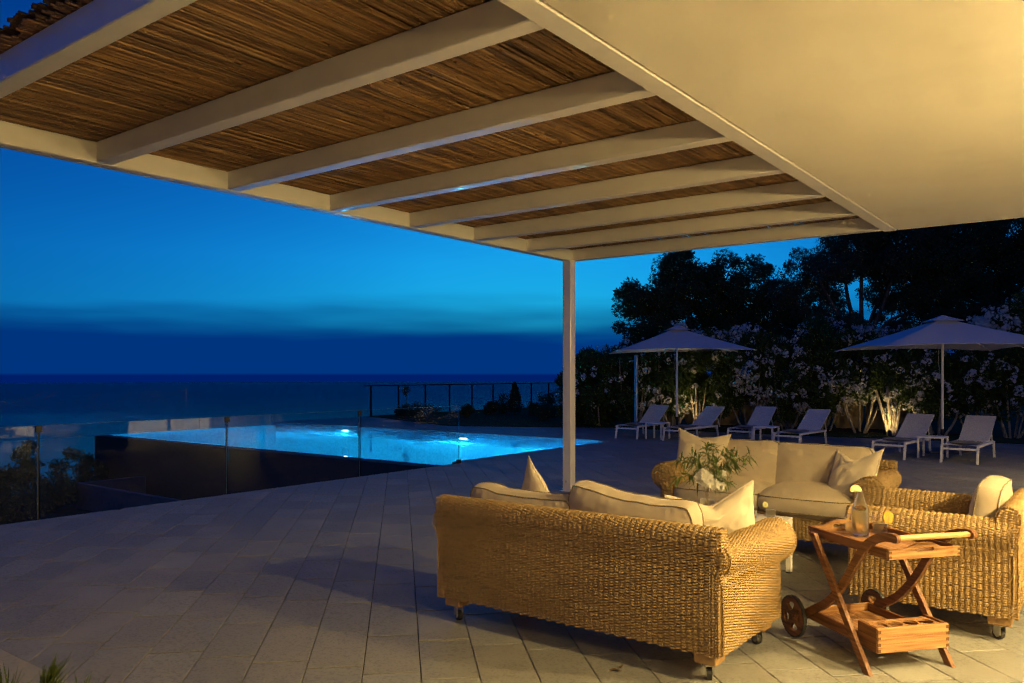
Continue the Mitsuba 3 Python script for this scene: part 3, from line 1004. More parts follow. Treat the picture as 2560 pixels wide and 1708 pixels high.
# armchair
cushion('back_cushion', 'upright boxy cushion on the armchair', 'cushion', box_cushion(.60, .45, .12, 21, .045, .0, corner=.03), lay([6.0, .68, .635], [-1, 0, 0], [0, -.16, 1]), CF, CP)
cushion('seat_cushion', 'seat cushion of the armchair', 'cushion', box_cushion(.70, .66, .12, 22, .05), lay([5.88, 1.0, .455], [1, 0, 0], [0, 1, 0]), CF, CP)

# ------------------------------------------------------------------ coffee table, vase, glasses
ct = thing('coffee_table', 'low white square coffee table between the two sofas', 'table')
TX0, TX1, TY0, TY1, TZ = 5.50, 6.345, 2.05, 2.93, .432
obj('table_top', box(TX0, TX1, TY0, TY1, TZ - .018, TZ, .003), 'table_white', ct)
for a in (0, 1):
    obj('apron', box(TX0 + .002, TX1 - .002, (TY0 + .001, TY1 - .026)[a], (TY0 + .026, TY1 - .001)[a], TZ - .058, TZ - .02), 'table_white', ct)
    obj('apron', box((TX0 + .001, TX1 - .026)[a], (TX0 + .026, TX1 - .001)[a], TY0 + .03, TY1 - .03, TZ - .058, TZ - .02), 'table_white', ct)
for x in (TX0 + .002, TX1 - .042):
    for y in (TY0 + .002, TY1 - .042):
        lg = obj('leg', box(x, x + .04, y, y + .04, .008, TZ - .06, .002), 'table_white', ct)
        obj('glide', box(x + .002, x + .038, y + .002, y + .038, 0, .008), 'rubber', lg)


def cup(o, r, h, wall=.0022, base=.009, taper=1.0, sides=36):
    ro, rb = r, r * taper
    return lathe([(0.0001, 0), (rb * .93, 0), (rb, .003), (ro, h - .001), (ro - wall * .5, h), (ro - wall, h - .001), (rb - wall, base), (rb - wall - .004, base - .001), (.0001, base - .001)], sides, o)


def liquid(o, r, z0, z1, sides=36):
    return lathe([(.0001, z0), (r, z0), (r, z1), (.0001, z1)], sides, o)


def slice_parts(t, name, c, normal, r, th, mflesh, mrind, cut=None):
    n = np.asarray(normal, float); n /= np.linalg.norm(n)
    x = np.cross([0, 0, 1.], n); x /= np.linalg.norm(x); y = np.cross(n, x)
    M = frame_matrix(c, x, y, n)
    disc = sg.Point(0, 0).buffer(r, 24)
    keep = sg.box(-r, -r, r, r) if cut != 'half' else sg.box(-r, -r * .1, r, r)
    slot = sg.box(-.0016, -r, .0016, 0)
    rind = disc.difference(sg.Point(0, 0).buffer(r * .9, 24)).intersection(keep).difference(slot)
    core = sg.Point(0, 0).buffer(r * .895, 24).intersection(keep).difference(slot)
    ex = lambda g, h: place(cat(*[extrude(q, h) for q in getattr(g, 'geoms', [g])]), M @ trimesh.transformations.translation_matrix([0, 0, -h / 2]))
    k = obj(name, ex(rind, th), mrind, t, smooth=30)
    obj('flesh', ex(core, th * .94), mflesh, k, smooth=30)
    spokes = []
    for a in range(9):
        q = 2 * PI * a / 9
        if cut == 'half' and math.sin(q) < 0:
            continue
        spokes.append(tube([[.004 * math.cos(q), .004 * math.sin(q), th / 2 * 1.1], [r * .86 * math.cos(q), r * .86 * math.sin(q), th / 2 * 1.1]], .0007, 4))
    obj('membrane', place(cat(*spokes), M), 'lime_flesh', k)


def tumbler(o, r, h, label, fill=.6, fruit=None):
    t = thing('tumbler', label, 'glass')
    obj('vessel', lathe([(.0001, .0005), (r * .92, .0005), (r * .94, .003), (r, h)], 40, o), 'glass_thin', t, smooth=40)
    obj('rim', lathe([(r - .0012, h - .001), (r, h + .0003), (r + .0006, h - .0012)], 40, o), 'glass', t, smooth=60)
    obj('tinted_base', liquid(o, r * .86, .0015, .0065), 'glass_blue', t, smooth=40)
    obj('water', liquid(o, r * .94 - .0028, .0095, h * fill), 'drink', t, smooth=40)
    return t


g1 = [6.136, 2.30, TZ + .0005]
g2 = [6.265, 2.196, TZ + .0005]
rm = -F
side = -R
for g, lab, dz in ((g1, 'tumbler of water with a lime slice, left one on the coffee table', 0), (g2, 'tumbler of water with a lime slice, right one on the coffee table', .004)):
    t = tumbler(g, .043, .088, lab)
    c = np.array(g) + np.array([*(side * .043), .09 + dz])
    slice_parts(t, 'lime_slice', c, [-F[0], -F[1], .15], .022, .004, 'lime_flesh', 'lime_rind')

# vase with oleander and olive branches
vb = np.array([6.05, 2.63, TZ + .0005])
vs = thing('flower_vase', 'clear glass vase with white flowers and olive branches on the coffee table', 'vase')
VH, VR = .235, .06
obj('vessel', lathe([(.0001, .0005), (VR * .97, .0005), (VR, .004), (VR, VH)], 48, vb), 'glass_thin', vs, smooth=40)
obj('rim', lathe([(VR - .0015, VH - .001), (VR, VH + .0004), (VR + .0008, VH - .0015)], 48, vb), 'glass', vs, smooth=60)
obj('water', liquid(vb, VR - .0036, .0145, .12), 'drink', vs, smooth=40)
brng = np.random.default_rng(5)


def leaf_blades(base, direction, length, width, droop=.3, segs=4, normal=None):
    """Curved narrow leaves: arrays base (n,3), direction (n,3)."""
    n = len(base)
    d = direction / np.linalg.norm(direction, axis=1, keepdims=True)
    up = np.tile([0, 0, 1.], (n, 1))
    s = np.cross(d, up) + brng.normal(0, .35, (n, 3))
    s -= d * (s * d).sum(1, keepdims=True)
    s /= np.linalg.norm(s, axis=1, keepdims=True) + 1e-9
    ts = np.linspace(0, 1, segs)
    wd = np.array([.25, 1, .8, .03])[:segs] if segs == 4 else np.array([.3, 1, .03])
    V = []
    for t_, w_ in zip(ts, wd):
        c = base + d * (length * t_)[:, None] if np.ndim(length) else base + d * length * t_
        c = c - np.array([0, 0, 1]) * (droop * (np.asarray(length) * t_ ** 2))[..., None]
        hw = (np.asarray(width) * w_ / 2)
        hw = hw[:, None] if np.ndim(hw) else hw
        V += [c + s * hw, c - s * hw]
    V = np.stack(V, 1)
    m = V.shape[1]
    f = []
    for k in range(segs - 1):
        a = 2 * k
        f += [[a, a + 1, a + 3], [a, a + 3, a + 2]]
    f = np.array(f)
    Fc = (f[None] + (np.arange(n) * m)[:, None, None]).reshape(-1, 3)
    return trimesh.Trimesh(V.reshape(-1, 3), Fc, process=False)


def sprig(p0, p1, p2, nleaf, ln, wd):
    pth = curve([p0, p1, p2], 14)
    br = obj('branch', tube(pth, np.linspace(.0028, .0012, 14), 6), 'stem_pale', vs, smooth=True)
    k = brng.uniform(.42, 1, nleaf)
    b = np.stack([np.interp(k, np.linspace(0, 1, 14), pth[:, i]) for i in range(3)], -1)
    ax = pth[-1] - pth[6]
    ax /= np.linalg.norm(ax)
    d = brng.normal(0, 1, (nleaf, 3))
    d -= (d @ ax)[:, None] * ax * .6
    d = d / np.linalg.norm(d, axis=1, keepdims=True) + ax * .55 + np.array([0, 0, -.25])
    obj('leaf_spray', leaf_blades(b, d, ln * brng.uniform(.7, 1.15, nleaf), wd * brng.uniform(.8, 1.1, nleaf), .28), 'leaf_bouquet', br)


vt = vb + [0, 0, VH]
R3, F3 = np.array([*R, 0]), np.array([*F, 0])
for (a, h, dfw, nl) in ((-.20, .17, .02, 34), (-.23, .06, -.04, 34), (-.12, .20, -.05, 34), (.0, .27, .0, 42), (.07, .24, .06, 36), (.19, .235, .0, 46), (.30, .20, -.03, 46), (.23, .13, .05, 32), (.14, .03, -.09, 34), (.05, .12, -.07, 34), (-.05, .12, .05, 34), (.13, .1, .08, 28)):
    end = vt + R3 * a * 1.12 + F3 * dfw + [0, 0, h * 1.2]
    mid = vt + R3 * a * .42 + F3 * dfw * .4 + [0, 0, h * .72 + .02]
    start = vb + R3 * (-a * .12) + [0, 0, .03]
    sprig(start, mid, end, int(nl * 1.2), .1, .0125)


def flower_heads(centers, r, nf, size, seed):
    g = np.random.default_rng(seed)
    Vs, Fs, k = [], [], 0
    for c in centers:
        for _ in range(nf):
            u = g.normal(0, 1, 3)
            u /= np.linalg.norm(u)
            o = c + u * r * g.uniform(.55, 1)
            x = np.cross(u, g.normal(0, 1, 3)); x /= np.linalg.norm(x)
            y = np.cross(u, x)
            s = size * g.uniform(.75, 1.15)
            a0 = g.uniform(0, 6)
            for q in range(5):
                a, da = a0 + q * 2 * PI / 5, .55
                e = lambda t, rr, lift: o + s * rr * (math.cos(t) * x + math.sin(t) * y) + u * lift * s
                Vs += [o - u * s * .12, e(a - da, .62, .16), e(a, 1, .12 + .2 * g.random()), e(a + da, .62, .16)]
                Fs += [[k, k + 1, k + 2], [k, k + 2, k + 3]]
                k += 4
    return trimesh.Trimesh(np.array(Vs), np.array(Fs), process=False)


fc = [vt + R3 * a + F3 * b + [0, 0, c] for a, b, c in ((-.065, -.11, .10), (-.03, -.12, .08), (-.085, -.10, .065), (-.02, -.13, .045), (.03, -.12, .02), (.08, -.09, .01), (-.05, -.13, .04), (.10, -.03, .09))]
for c in fc:
    obj('flower_head', flower_heads([c], .034, 13, .033, int(1000 * abs(c[2]) + 10)), 'petal', vs)

# ------------------------------------------------------------------ drinks trolley
th = math.radians(51)
E1, E2 = np.array([math.cos(th), math.sin(th), 0]), np.array([math.sin(th), -math.cos(th), 0])
TM = frame_matrix([4.44, 1.044, 0], E1, E2, np.array([0, 0, 1.]))
TM[:3, 2] = np.array([0, 0, 1.])
# local a (towards the wheels), b (left to right), z; a x b points down, so meshes are mirrored back by the flip below


def tput(m):
    q = m.copy()
    v = np.asarray(q.vertices)
    q.vertices = np.array([4.44, 1.044, 0]) + v[:, :1] * E1 + v[:, 1:2] * E2 + v[:, 2:] * np.array([0, 0, 1.])
    q.invert()
    return q


tr = thing('drinks_trolley', 'teak drinks trolley with crossed curved legs and two wooden wheels', 'trolley')
BW = .48
# upper tray
obj('tray_side', tput(box(-.10, .55, .026, .044, .612, .662, .002)), 'teak_leg', tr)
obj('tray_side', tput(box(-.10, .55, BW - .044, BW - .026, .612, .662, .002)), 'teak_leg', tr)


def tray_end(a0, a1, dim, hole=True):
    """End board with an arched top and a grip slot; drawn in (b, z)."""
    b0, b1 = .026, BW - .026
    bs = np.linspace(b0, b1, 31)
    u = (bs - b0) / (b1 - b0)
    top = .662 + .028 * np.exp(-((u - .5) / .2) ** 4)
    poly = sg.Polygon([(b0, .612), (b1, .612)] + [(b, z) for b, z in zip(bs[::-1], top[::-1])])
    slot = sg.LineString([(BW / 2 - .045, .656), (BW / 2 + .045, .656)]).buffer(.0105)
    m = extrude(poly.difference(slot), a1 - a0)
    v = np.asarray(m.vertices)
    m.vertices = np.c_[a0 + v[:, 2], v[:, 0], v[:, 1]]
    return m


obj('tray_end', tput(tray_end(-.118, -.1005, 0)), 'teak_cross', tr)
obj('tray_end', tput(tray_end(.5505, .568, 0)), 'teak_cross', tr)
for i in range(7):
    b = .046 + i * (BW - .092) / 7
    obj('tray_slat', tput(box(-.099, .549, b + .001, b + (BW - .092) / 7 - .002, .618, .628, .0012)), 'teak', tr)
for a in (-.1185, .5685):
    for b in (.0255, BW - .0255):
        for z in (.624, .648):
            obj('dovetail', tput(box(a - .001, a + .001, b - (.0 if b < .1 else .017), b + (.017 if b < .1 else .0), z - .006, z + .006)), 'teak_end', tr)
# lower tray with the bottle box at the near end
obj('shelf_side', tput(box(.1, .575, .027, .042, .118, .178, .002)), 'teak_leg', tr)
obj('shelf_side', tput(box(.1, .575, BW - .042, BW - .027, .118, .178, .002)), 'teak_leg', tr)
obj('shelf_end', tput(box(.5755, .59, .027, BW - .027, .118, .178, .002)), 'teak_cross', tr)
for i in range(7):
    b = .044 + i * (BW - .088) / 7
    obj('shelf_slat', tput(box(.101, .574, b + .001, b + (BW - .088) / 7 - .002, .124, .134, .0012)), 'teak', tr)
obj('box_front', tput(box(-.04, -.024, .024, BW - .024, .112, .24, .002)), 'teak_pale' if False else 'teak_cross', tr)
for b in (.024, BW - .04):
    obj('box_side', tput(box(-.0235, .12, b, b + .016, .112, .24, .002)), 'teak_leg', tr)
    for z in (.125, .157, .189, .222):
        obj('dovetail', tput(box(-.0412, -.0388, b - .0012, b + .0172, z - .008, z + .008)), 'teak_end', tr)
rack = sg.box(.041, -.023, BW - .041, .119)
for i in range(4):
    c = .05 + (i + .5) * (BW - .1) / 4
    rack = rack.difference(sg.Point(c, .048).buffer(.043))
rk = extrude(rack, .012)
v = np.asarray(rk.vertices)
rk.vertices = np.c_[v[:, 1], v[:, 0], .218 + v[:, 2]]
rk.invert()
obj('bottle_rack', tput(rk), 'teak', tr)


def leg_board(pts, w, b0, b1, n=30):
    c = curve(pts, n)
    line = sg.LineString(c).buffer(w / 2, cap_style=1, join_style=1)
    m = extrude(sg.polygon.orient(line.simplify(.0005)), b1 - b0)
    v = np.asarray(m.vertices)
    m.vertices = np.c_[v[:, 0], b0 + v[:, 2], v[:, 1]]
    m.invert()
    return m


curved = [(.615, .112), (.49, .192), (.37, .262), (.268, .355), (.185, .455), (.118, .552), (.055, .632), (-.005, .684), (-.075, .718), (-.155, .734), (-.185, .732)]
straight = sg.Polygon([(.438, .644), (.485, .644), (.016, -.0), (-.036, -.0)])
for b0, s in ((.0, 1), (BW - .024, -1)):
    lg = obj('curved_leg', tput(leg_board(curved, .044, b0 + .001 * s, b0 + .023)), 'teak_leg', tr, smooth=25)
    bb = b0 - .0245 if s > 0 else b0 + .0245
    m = extrude(straight, .024)
    v = np.asarray(m.vertices)
    m.vertices = np.c_[v[:, 0], bb + v[:, 2], v[:, 1]]
    m.invert()
    obj('straight_leg', tput(m), 'teak_leg' if s > 0 else 'teak_leg', tr)
    # wheel: a wooden disc with four openings and a black tyre
    wpoly = sg.Point(.615, .122).buffer(.113, 48)
    for q in range(4):
        a = q * PI / 2 + .55
        sect = sg.Polygon([(.615, .122)] + [(.615 + .2 * math.cos(x), .122 + .2 * math.sin(x)) for x in np.linspace(a, a + PI / 2, 12)])
        hole = sg.Point(.615, .122).buffer(.083, 32).difference(sg.Point(.615, .122).buffer(.034, 24)).intersection(sect)
        spoke = sg.LineString([(.615, .122), (.615 + .2 * math.cos(a), .122 + .2 * math.sin(a))]).buffer(.017).union(sg.LineString([(.615, .122), (.615 + .2 * math.cos(a + PI / 2), .122 + .2 * math.sin(a + PI / 2))]).buffer(.017))
        hole = hole.difference(spoke).buffer(-.008).buffer(.008)
        wpoly = wpoly.difference(hole)
    m = extrude(wpoly, .022)
    wb = b0 - .05 if s > 0 else b0 + .052
    v = np.asarray(m.vertices)
    m.vertices = np.c_[v[:, 0], wb + v[:, 2], v[:, 1]]
    m.invert()
    wh = obj('wheel', tput(m), 'teak_leg', tr, smooth=25)
    ring = lathe([(.1132, -.011), (.120, -.0105), (.1215, -.004), (.1215, .004), (.120, .0105), (.1132, .011)], 48)
    v = np.asarray(ring.vertices)
    ring.vertices = np.c_[.615 + v[:, 0], wb + .011 + v[:, 2], .122 + v[:, 1]]
    obj('tyre', tput(ring), 'rubber', wh, smooth=40)
    ax = trimesh.creation.cylinder(.012, .034, sections=20)
    v = np.asarray(ax.vertices)
    ax.vertices = np.c_[.615 + v[:, 0], wb + .011 + v[:, 2], .122 + v[:, 1]]
    obj('hub', tput(ax), 'teak_end', wh, smooth=40)
obj('axle', tput(box(.607, .623, -.03, BW + .03, .114, .130)), 'teak_end', tr)
hb = trimesh.creation.cylinder(.0145, BW - .05, sections=24)
v = np.asarray(hb.vertices)
hb.vertices = np.c_[-.172 + v[:, 0], BW / 2 + v[:, 2], .733 + v[:, 1]]
obj('handle_bar', tput(hb), 'teak_pale', tr, smooth=40)

TRAY = .6285
bt = np.array([4.86, 1.19, TRAY])
bo = thing('water_bottle', 'clear glass bottle of water with an orange slice on its rim on the trolley', 'bottle')
prof = [(.0001, 0), (.043, 0), (.0465, .004), (.047, .02), (.047, .135), (.0455, .15), (.040, .168), (.031, .195), (.0225, .222), (.0185, .24), (.018, .252), (.0195, .254), (.0195, .26), (.0165, .26)]
inn = [(.0153, .258), (.0155, .24), (.0195, .222), (.028, .195), (.037, .168), (.0428, .15), (.0442, .135), (.0442, .012), (.036, .008), (.0001, .0085)]
obj('vessel', lathe(prof + inn, 44, bt), 'glass', bo, smooth=50)
obj('water', lathe([(.0001, .0095), (.036, .0095), (.0436, .0135), (.0436, .135), (.0422, .15), (.0385, .16), (.0001, .16)], 44, bt), 'drink', bo, smooth=50)
slice_parts(bo, 'lemon_slice', bt + [0.004, 0, .157], [-.3, -.2, .9], .03, .005, 'orange_flesh', 'lime_rind')
slice_parts(bo, 'orange_slice', bt + np.array([*(side * .022), .255]), [-F[0] + .2 * R[0], -F[1] + .2 * R[1], .45], .036, .006, 'orange_flesh', 'orange_rind', 'half')
ga = [4.975, 1.262, TRAY]
gb = [5.01, 1.115, TRAY]
tumbler(ga, .041, .092, 'tumbler of water on the trolley, half hidden behind the bottle', .5)
t = tumbler(gb, .043, .098, 'tumbler with a large orange slice on its rim on the trolley', .5)
slice_parts(t, 'orange_slice', np.array(gb) + np.array([*(R * .044), .092]), [-F[0] + .35 * R[0], -F[1] + .35 * R[1], .1], .036, .006, 'orange_flesh', 'orange_rind')

# ------------------------------------------------------------------ sun loungers, side tables, parasols, shower


def lounger(o, yaw, label, group):
    """o: middle of the foot end on the floor; local x runs to the head, y to the left of it."""
    t = thing('sun_lounger', label, 'sun lounger', group)
    c, s = math.cos(yaw), math.sin(yaw)
    M = frame_matrix([o[0], o[1], 0], [c, s, 0], [-s, c, 0], [0, 0, 1])
    W, Lb = .60, 1.5
    for sy in (-1, 1):
        y = sy * (W / 2 - .02)
        obj('side_rail', place(box(.0, Lb, y - .02, y + .02, .275, .315, .004), M), 'white_metal', t)
    obj('cross_bar', place(box(.0, .03, -W / 2 + .041, W / 2 - .041, .225, .262, .004), M), 'white_metal', t)
    obj('cross_bar', place(box(Lb - .04, Lb - .001, -W / 2 + .041, W / 2 - .041, .276, .313, .004), M), 'white_metal', t)
    for (x, dx) in ((.02, -.06), (Lb - .03, .08)):
        for sy in (-1, 1):
            y = sy * (W / 2 - .02)
            p = np.array([[x - .02, .276], [x + .02, .276], [x + dx + .016, 0], [x + dx - .02, 0]])
            m = extrude(sg.Polygon(p), .036)
            v = np.asarray(m.vertices)
            m.vertices = np.c_[v[:, 0], y - .018 + v[:, 2], v[:, 1]]
            m.invert()
            obj('leg', place(m, M), 'white_metal', t)
    xs = np.linspace(.02, 1.22, 14)
    ys = np.linspace(-W / 2 + .042, W / 2 - .042, 7)
    X, Y = np.meshgrid(xs, ys, indexing='ij')
    Z = .312 - .03 * (1 - (Y / (W / 2 - .042)) ** 2) * np.sin(PI * (X - .02) / 1.2) ** .5
    top = grid_mesh(np.stack([X, Y, Z], -1))
    bot = grid_mesh(np.stack([X, Y, Z - .006], -1), flip=True)
    obj('seat_sling', place(cat(top, bot), M), 'sling', t, smooth=50)
    pad, pipe = box_cushion(.46, .34, .018, 31, .015, 0, 20)
    obj('folded_pad', place(pad, M @ frame_matrix([.52, 0, .332], [0, 1, 0], [-1, 0, 0], [0, 0, 1])), 'pad_dark', t, smooth=50)
    bx0, bz0, bx1, bz1 = 1.22, .305, 1.93, .735
    d = np.array([bx1 - bx0, bz1 - bz0]); bl = np.linalg.norm(d); d /= bl
    B = M @ frame_matrix([bx0, 0, bz0], [d[0], 0, d[1]], [0, 1, 0], [-d[1], 0, d[0]])
    fr = cat(box(0, bl, -W / 2 + .05, -W / 2 + .075, -.014, .014, .003), box(0, bl, W / 2 - .075, W / 2 - .05, -.014, .014, .003), box(bl - .026, bl, -W / 2 + .0752, W / 2 - .0752, -.014, .014, .003))
    obj('backrest_frame', place(fr, B), 'white_metal', t)
    u, w = np.meshgrid(np.linspace(0, bl + .004, 10), np.linspace(-W / 2 + .048, W / 2 - .048, 9), indexing='ij')
    zz = .017 - .02 * (1 - (w / (W / 2 - .05)) ** 2) * np.sin(PI * np.clip(u / bl, 0, 1)) ** .6
    obj('backrest_sling', place(cat(grid_mesh(np.stack([u, w, zz], -1)), grid_mesh(np.stack([u, w, zz - .006], -1), flip=True)), B), 'sling', t, smooth=50)
    for sy in (-1, 1):
        y = sy * (W / 2 - .085)
        st = tube([[bx0 + d[0] * .45, y, bz0 + d[1] * .45 - .01], [bx0 + .52, y, .26]], .011, 6)
        obj('support_strut', place(st, M), 'white_metal', t, smooth=40)
    return t


GL = 'sun loungers in front of the hedge'
spots = [((17.12, 9.49), 0.05, 'white sun lounger farthest left, beside the shower post'), ((17.10, 8.24), -.10, 'white sun lounger in front of the left garden spotlight'), ((17.75, 6.93), .04, 'white sun lounger left of the pair between the parasols'),
         ((17.0, 5.62), -.06, 'white sun lounger right of the pair between the parasols'), ((15.95, 3.41), -.1, 'white sun lounger left of the right parasol pole'), ((15.86, 2.25), -.05, 'white sun lounger farthest right, beside the right parasol pole')]
for o, a, lab in spots:
    lounger(o, a, lab, GL)


def side_table(o, yaw, label):
    t = thing('side_table', label, 'side table', 'white side tables between the loungers')
    c, s = math.cos(yaw), math.sin(yaw)
    M = frame_matrix([o[0], o[1], 0], [c, s, 0], [-s, c, 0], [0, 0, 1])
    h, q = .40, .22
    obj('table_top', place(box(-q, q, -q, q, h - .03, h, .004), M), 'white_metal', t)
    for x in (-1, 1):
        for y in (-1, 1):
            obj('leg', place(box(x * q, x * (q - .034), y * q, y * (q - .034), 0, h - .031, .003), M), 'white_metal', t)


side_table((17.5, 8.87), -.03, 'white side table between the two leftmost loungers')
side_table((17.6, 6.27), 0.0, 'white side table between the two middle loungers')
side_table((16.66, 2.80), -.05, 'white side table between the two rightmost loungers')


def parasol(c, yaw, half, zr, za, label):
    t = thing('parasol', label, 'parasol', 'square parasols over the loungers')
    ca, sa = math.cos(yaw), math.sin(yaw)
    M = frame_matrix([c[0], c[1], 0], [ca, sa, 0], [-sa, ca, 0], [0, 0, 1])
    # canopy: four tensioned panels, edges drawn in between the corners
    n = 26
    sq = []
    for k in range(4):
        a = np.array([[1, 1], [-1, 1], [-1, -1], [1, -1]][k], float)
        b = np.array([[-1, 1], [-1, -1], [1, -1], [1, 1]][k], float)
        for j in range(n // 2):
            f = j / (n // 2)
            p = a * (1 - f) + b * f
            pull = 1 - .055 * 4 * f * (1 - f)
            sq.append((p * pull * half, f))
    ring = np.array([s[0] for s in sq]); ff = np.array([s[1] for s in sq])
    rows, rows2 = [], []
    for r in np.linspace(0.012, 1, 16):
        sagc = 4 * ff * (1 - ff)
        z = za + (zr - za) * (r ** .9) - .05 * sagc * r * (1 - r) * 2 + .05 * sagc * r * r
        rows.append(np.c_[ring * r, z])
        rows2.append(np.c_[ring * r * .999, z - .006])
    top = np.array(rows); top = np.concatenate([top, top[:, :1]], 1)
    bot = np.array(rows2); bot = np.concatenate([bot, bot[:, :1]], 1)
    hem = np.concatenate([top[-1:], bot[-1:]], 0)
    obj('canopy', place(cat(grid_mesh(top), grid_mesh(bot, flip=True), grid_mesh(hem)), M), 'parasol_cloth', t, smooth=35)
    r = .3 / half
    cap = [np.c_[ring * q, za + .05 + (zr - za) * (q ** .9) * .95 - .012 * q + 0 * ring[:, 0]] for q in np.linspace(.01, r, 5)]
    cap = np.array(cap); cap = np.concatenate([cap, cap[:, :1]], 1)
    obj('vent_cap', place(cat(grid_mesh(cap), grid_mesh(cap - [0, 0, .005], flip=True)), M), 'parasol_cloth', t, smooth=35)
    obj('pole', place(tube([[0, 0, .42], [0, 0, za - .03]], .026, 20), M), 'white_metal', t, smooth=40)
    obj('pole_sleeve', place(tube([[0, 0, .02], [0, 0, .46]], .033, 20), M), 'rubber', t, smooth=40)
    obj('base', place(box(-.38, .38, -.38, .38, .0, .05, .01), M), 'concrete', t)
    hubz = zr + .22
    obj('hub', place(tube([[0, 0, hubz - .06], [0, 0, hubz + .06]], .045, 16), M), 'white_metal', t, smooth=40)
    for k in range(8):
        e = ring[(k * n // 4) % len(ring)] if k % 2 == 0 else ring[(k // 2 * (n // 2) + n // 4) % len(ring)]
        e = ring[int(round(k * len(ring) / 8)) % len(ring)]
        pr = np.array([[0, 0, za - .04], [*(e * .5), za + (zr - za) * .5 ** .9 - .035], [*(e * .985), zr - .012]])
        obj('rib', place(tube(pr, .009, 6), M), 'white_metal', t)
        obj('strut', place(tube([[*(e / np.linalg.norm(e) * .04), hubz], [*(e * .46), za + (zr - za) * .46 ** .9 - .045]], .008, 6), M), 'white_metal', t)
    cord = tube(curve([[.05, .03, hubz], [.06, .05, 1.8], [.03, .0, 1.25]], 10), .004, 5)
    obj('pull_cord', place(cord, M), 'parasol_cloth', t)


parasol((18.97, 9.07), YAW - .05, 1.62, 2.12, 2.76, 'left square parasol tinted blue by the pool light')
parasol((17.92, 2.84), YAW - .12, 1.63, 2.06, 2.68, 'right square parasol nearest the camera, pale grey')

sh = thing('outdoor_shower', 'slim metal outdoor shower post by the hedge, left of the left parasol pole', 'shower')
sp = np.array([20.1, 10.85])
obj('post', box(sp[0] - .045, sp[0] + .045, sp[1] - .05, sp[1] + .05, 0, 2.08, .006), 'steel', sh)
obj('shower_head', tube([[sp[0], sp[1] + .04, 1.93], [sp[0] - .02, sp[1] + .17, 1.92], [sp[0] - .03, sp[1] + .2, 1.9]], [.02, .02, .034], 12), 'steel', sh, smooth=40)
obj('valve', tube([[sp[0] - .045, sp[1], 1.02], [sp[0] - .085, sp[1], 1.02]], .022, 12), 'black_metal', sh, smooth=40)

# ------------------------------------------------------------------ planting
prng = np.random.default_rng(99)


def leaves(points, size, aspect, seed, out=None, droop=0):
    """Diamond leaves at the points, random attitude."""
    g = np.random.default_rng(seed)
    n = len(points)
    d = g.normal(0, 1, (n, 3))
    if out is not None:
        d = d * .8 + out
    d[:, 2] -= droop
    d /= np.linalg.norm(d, axis=1, keepdims=True)
    s = np.cross(d, g.normal(0, 1, (n, 3)))
    s /= np.linalg.norm(s, axis=1, keepdims=True) + 1e-9
    ln = (size * g.uniform(.7, 1.3, n))[:, None]
    a = points
    V = np.stack([a, a + d * ln * .45 + s * ln * aspect / 2, a + d * ln, a + d * ln * .45 - s * ln * aspect / 2], 1).reshape(-1, 3)
    i = np.arange(n)[:, None] * 4
    return trimesh.Trimesh(V, np.vstack([i + [0, 1, 2], i + [0, 2, 3]]), process=False)


def shell_points(n, c, r, g, inner=.55):
    u = g.normal(0, 1, (n, 3))
    u /= np.linalg.norm(u, axis=1, keepdims=True)
    k = (inner ** 3 + (1 - inner ** 3) * g.random(n)) ** (1 / 3)
    return c + u * k[:, None] * r, u


def tree(label, base, lobes, nclus, nleaf, lsize, aspect, seed, leafm, trunk_r=.18, lean=(0, 0), name='tree'):
    g = np.random.default_rng(seed)
    t = thing(name, label, 'tree')
    base = np.asarray(base, float)
    vol = np.array([np.prod(l[1]) for l in lobes]); vol /= vol.sum()
    cl = []
    for l, w in zip(lobes, vol):
        m = max(4, int(nclus * w))
        p, _ = shell_points(m, np.asarray(l[0]), np.asarray(l[1]), g, .25)
        cl.append(p)
    cl = np.vstack(cl)
    top = np.mean([l[0] for l in lobes], axis=0)
    fork = base * .55 + top * .45 + np.array([lean[0], lean[1], -.3])
    obj('trunk', tube(curve([base, base * .6 + fork * .4 + [.12, -.08, 0], fork], 12), np.linspace(trunk_r, trunk_r * .6, 12), 12), 'bark', t, smooth=True)
    for l in lobes:
        c = np.asarray(l[0])
        mid = (fork + c) / 2 + g.normal(0, .18, 3)
        obj('limb', tube(curve([fork, mid, c], 12), np.linspace(trunk_r * .5, trunk_r * .16, 12), 8), 'bark', t, smooth=True)
    tw = []
    for p in cl[::2]:
        k = int(np.argmin([np.linalg.norm((p - l[0]) / l[1]) for l in lobes]))
        c = np.asarray(lobes[k][0])
        s = c * .75 + fork * .25
        tw.append(tube(curve([s, (s + p) / 2 + g.normal(0, .12, 3), p], 6), np.linspace(.022, .006, 6), 5, False))
    obj('twig_mass', cat(*tw), 'bark', t, kind='stuff')
    per = nleaf // len(cl)
    pts = []
    for p in cl:
        rr = g.uniform(.22, .48)
        q, _ = shell_points(per, p, np.array([rr, rr, rr * .75]), g, .1)
        pts.append(q)
    obj('crown', leaves(np.vstack(pts), lsize, aspect, seed + 1, droop=.2), leafm, t, kind='stuff')
    return t


def lobe(px, py, d, rx, rz=None, dd=0):
    return (at_depth(px, py, d), np.array([rx, rx, rz or rx * .8]))


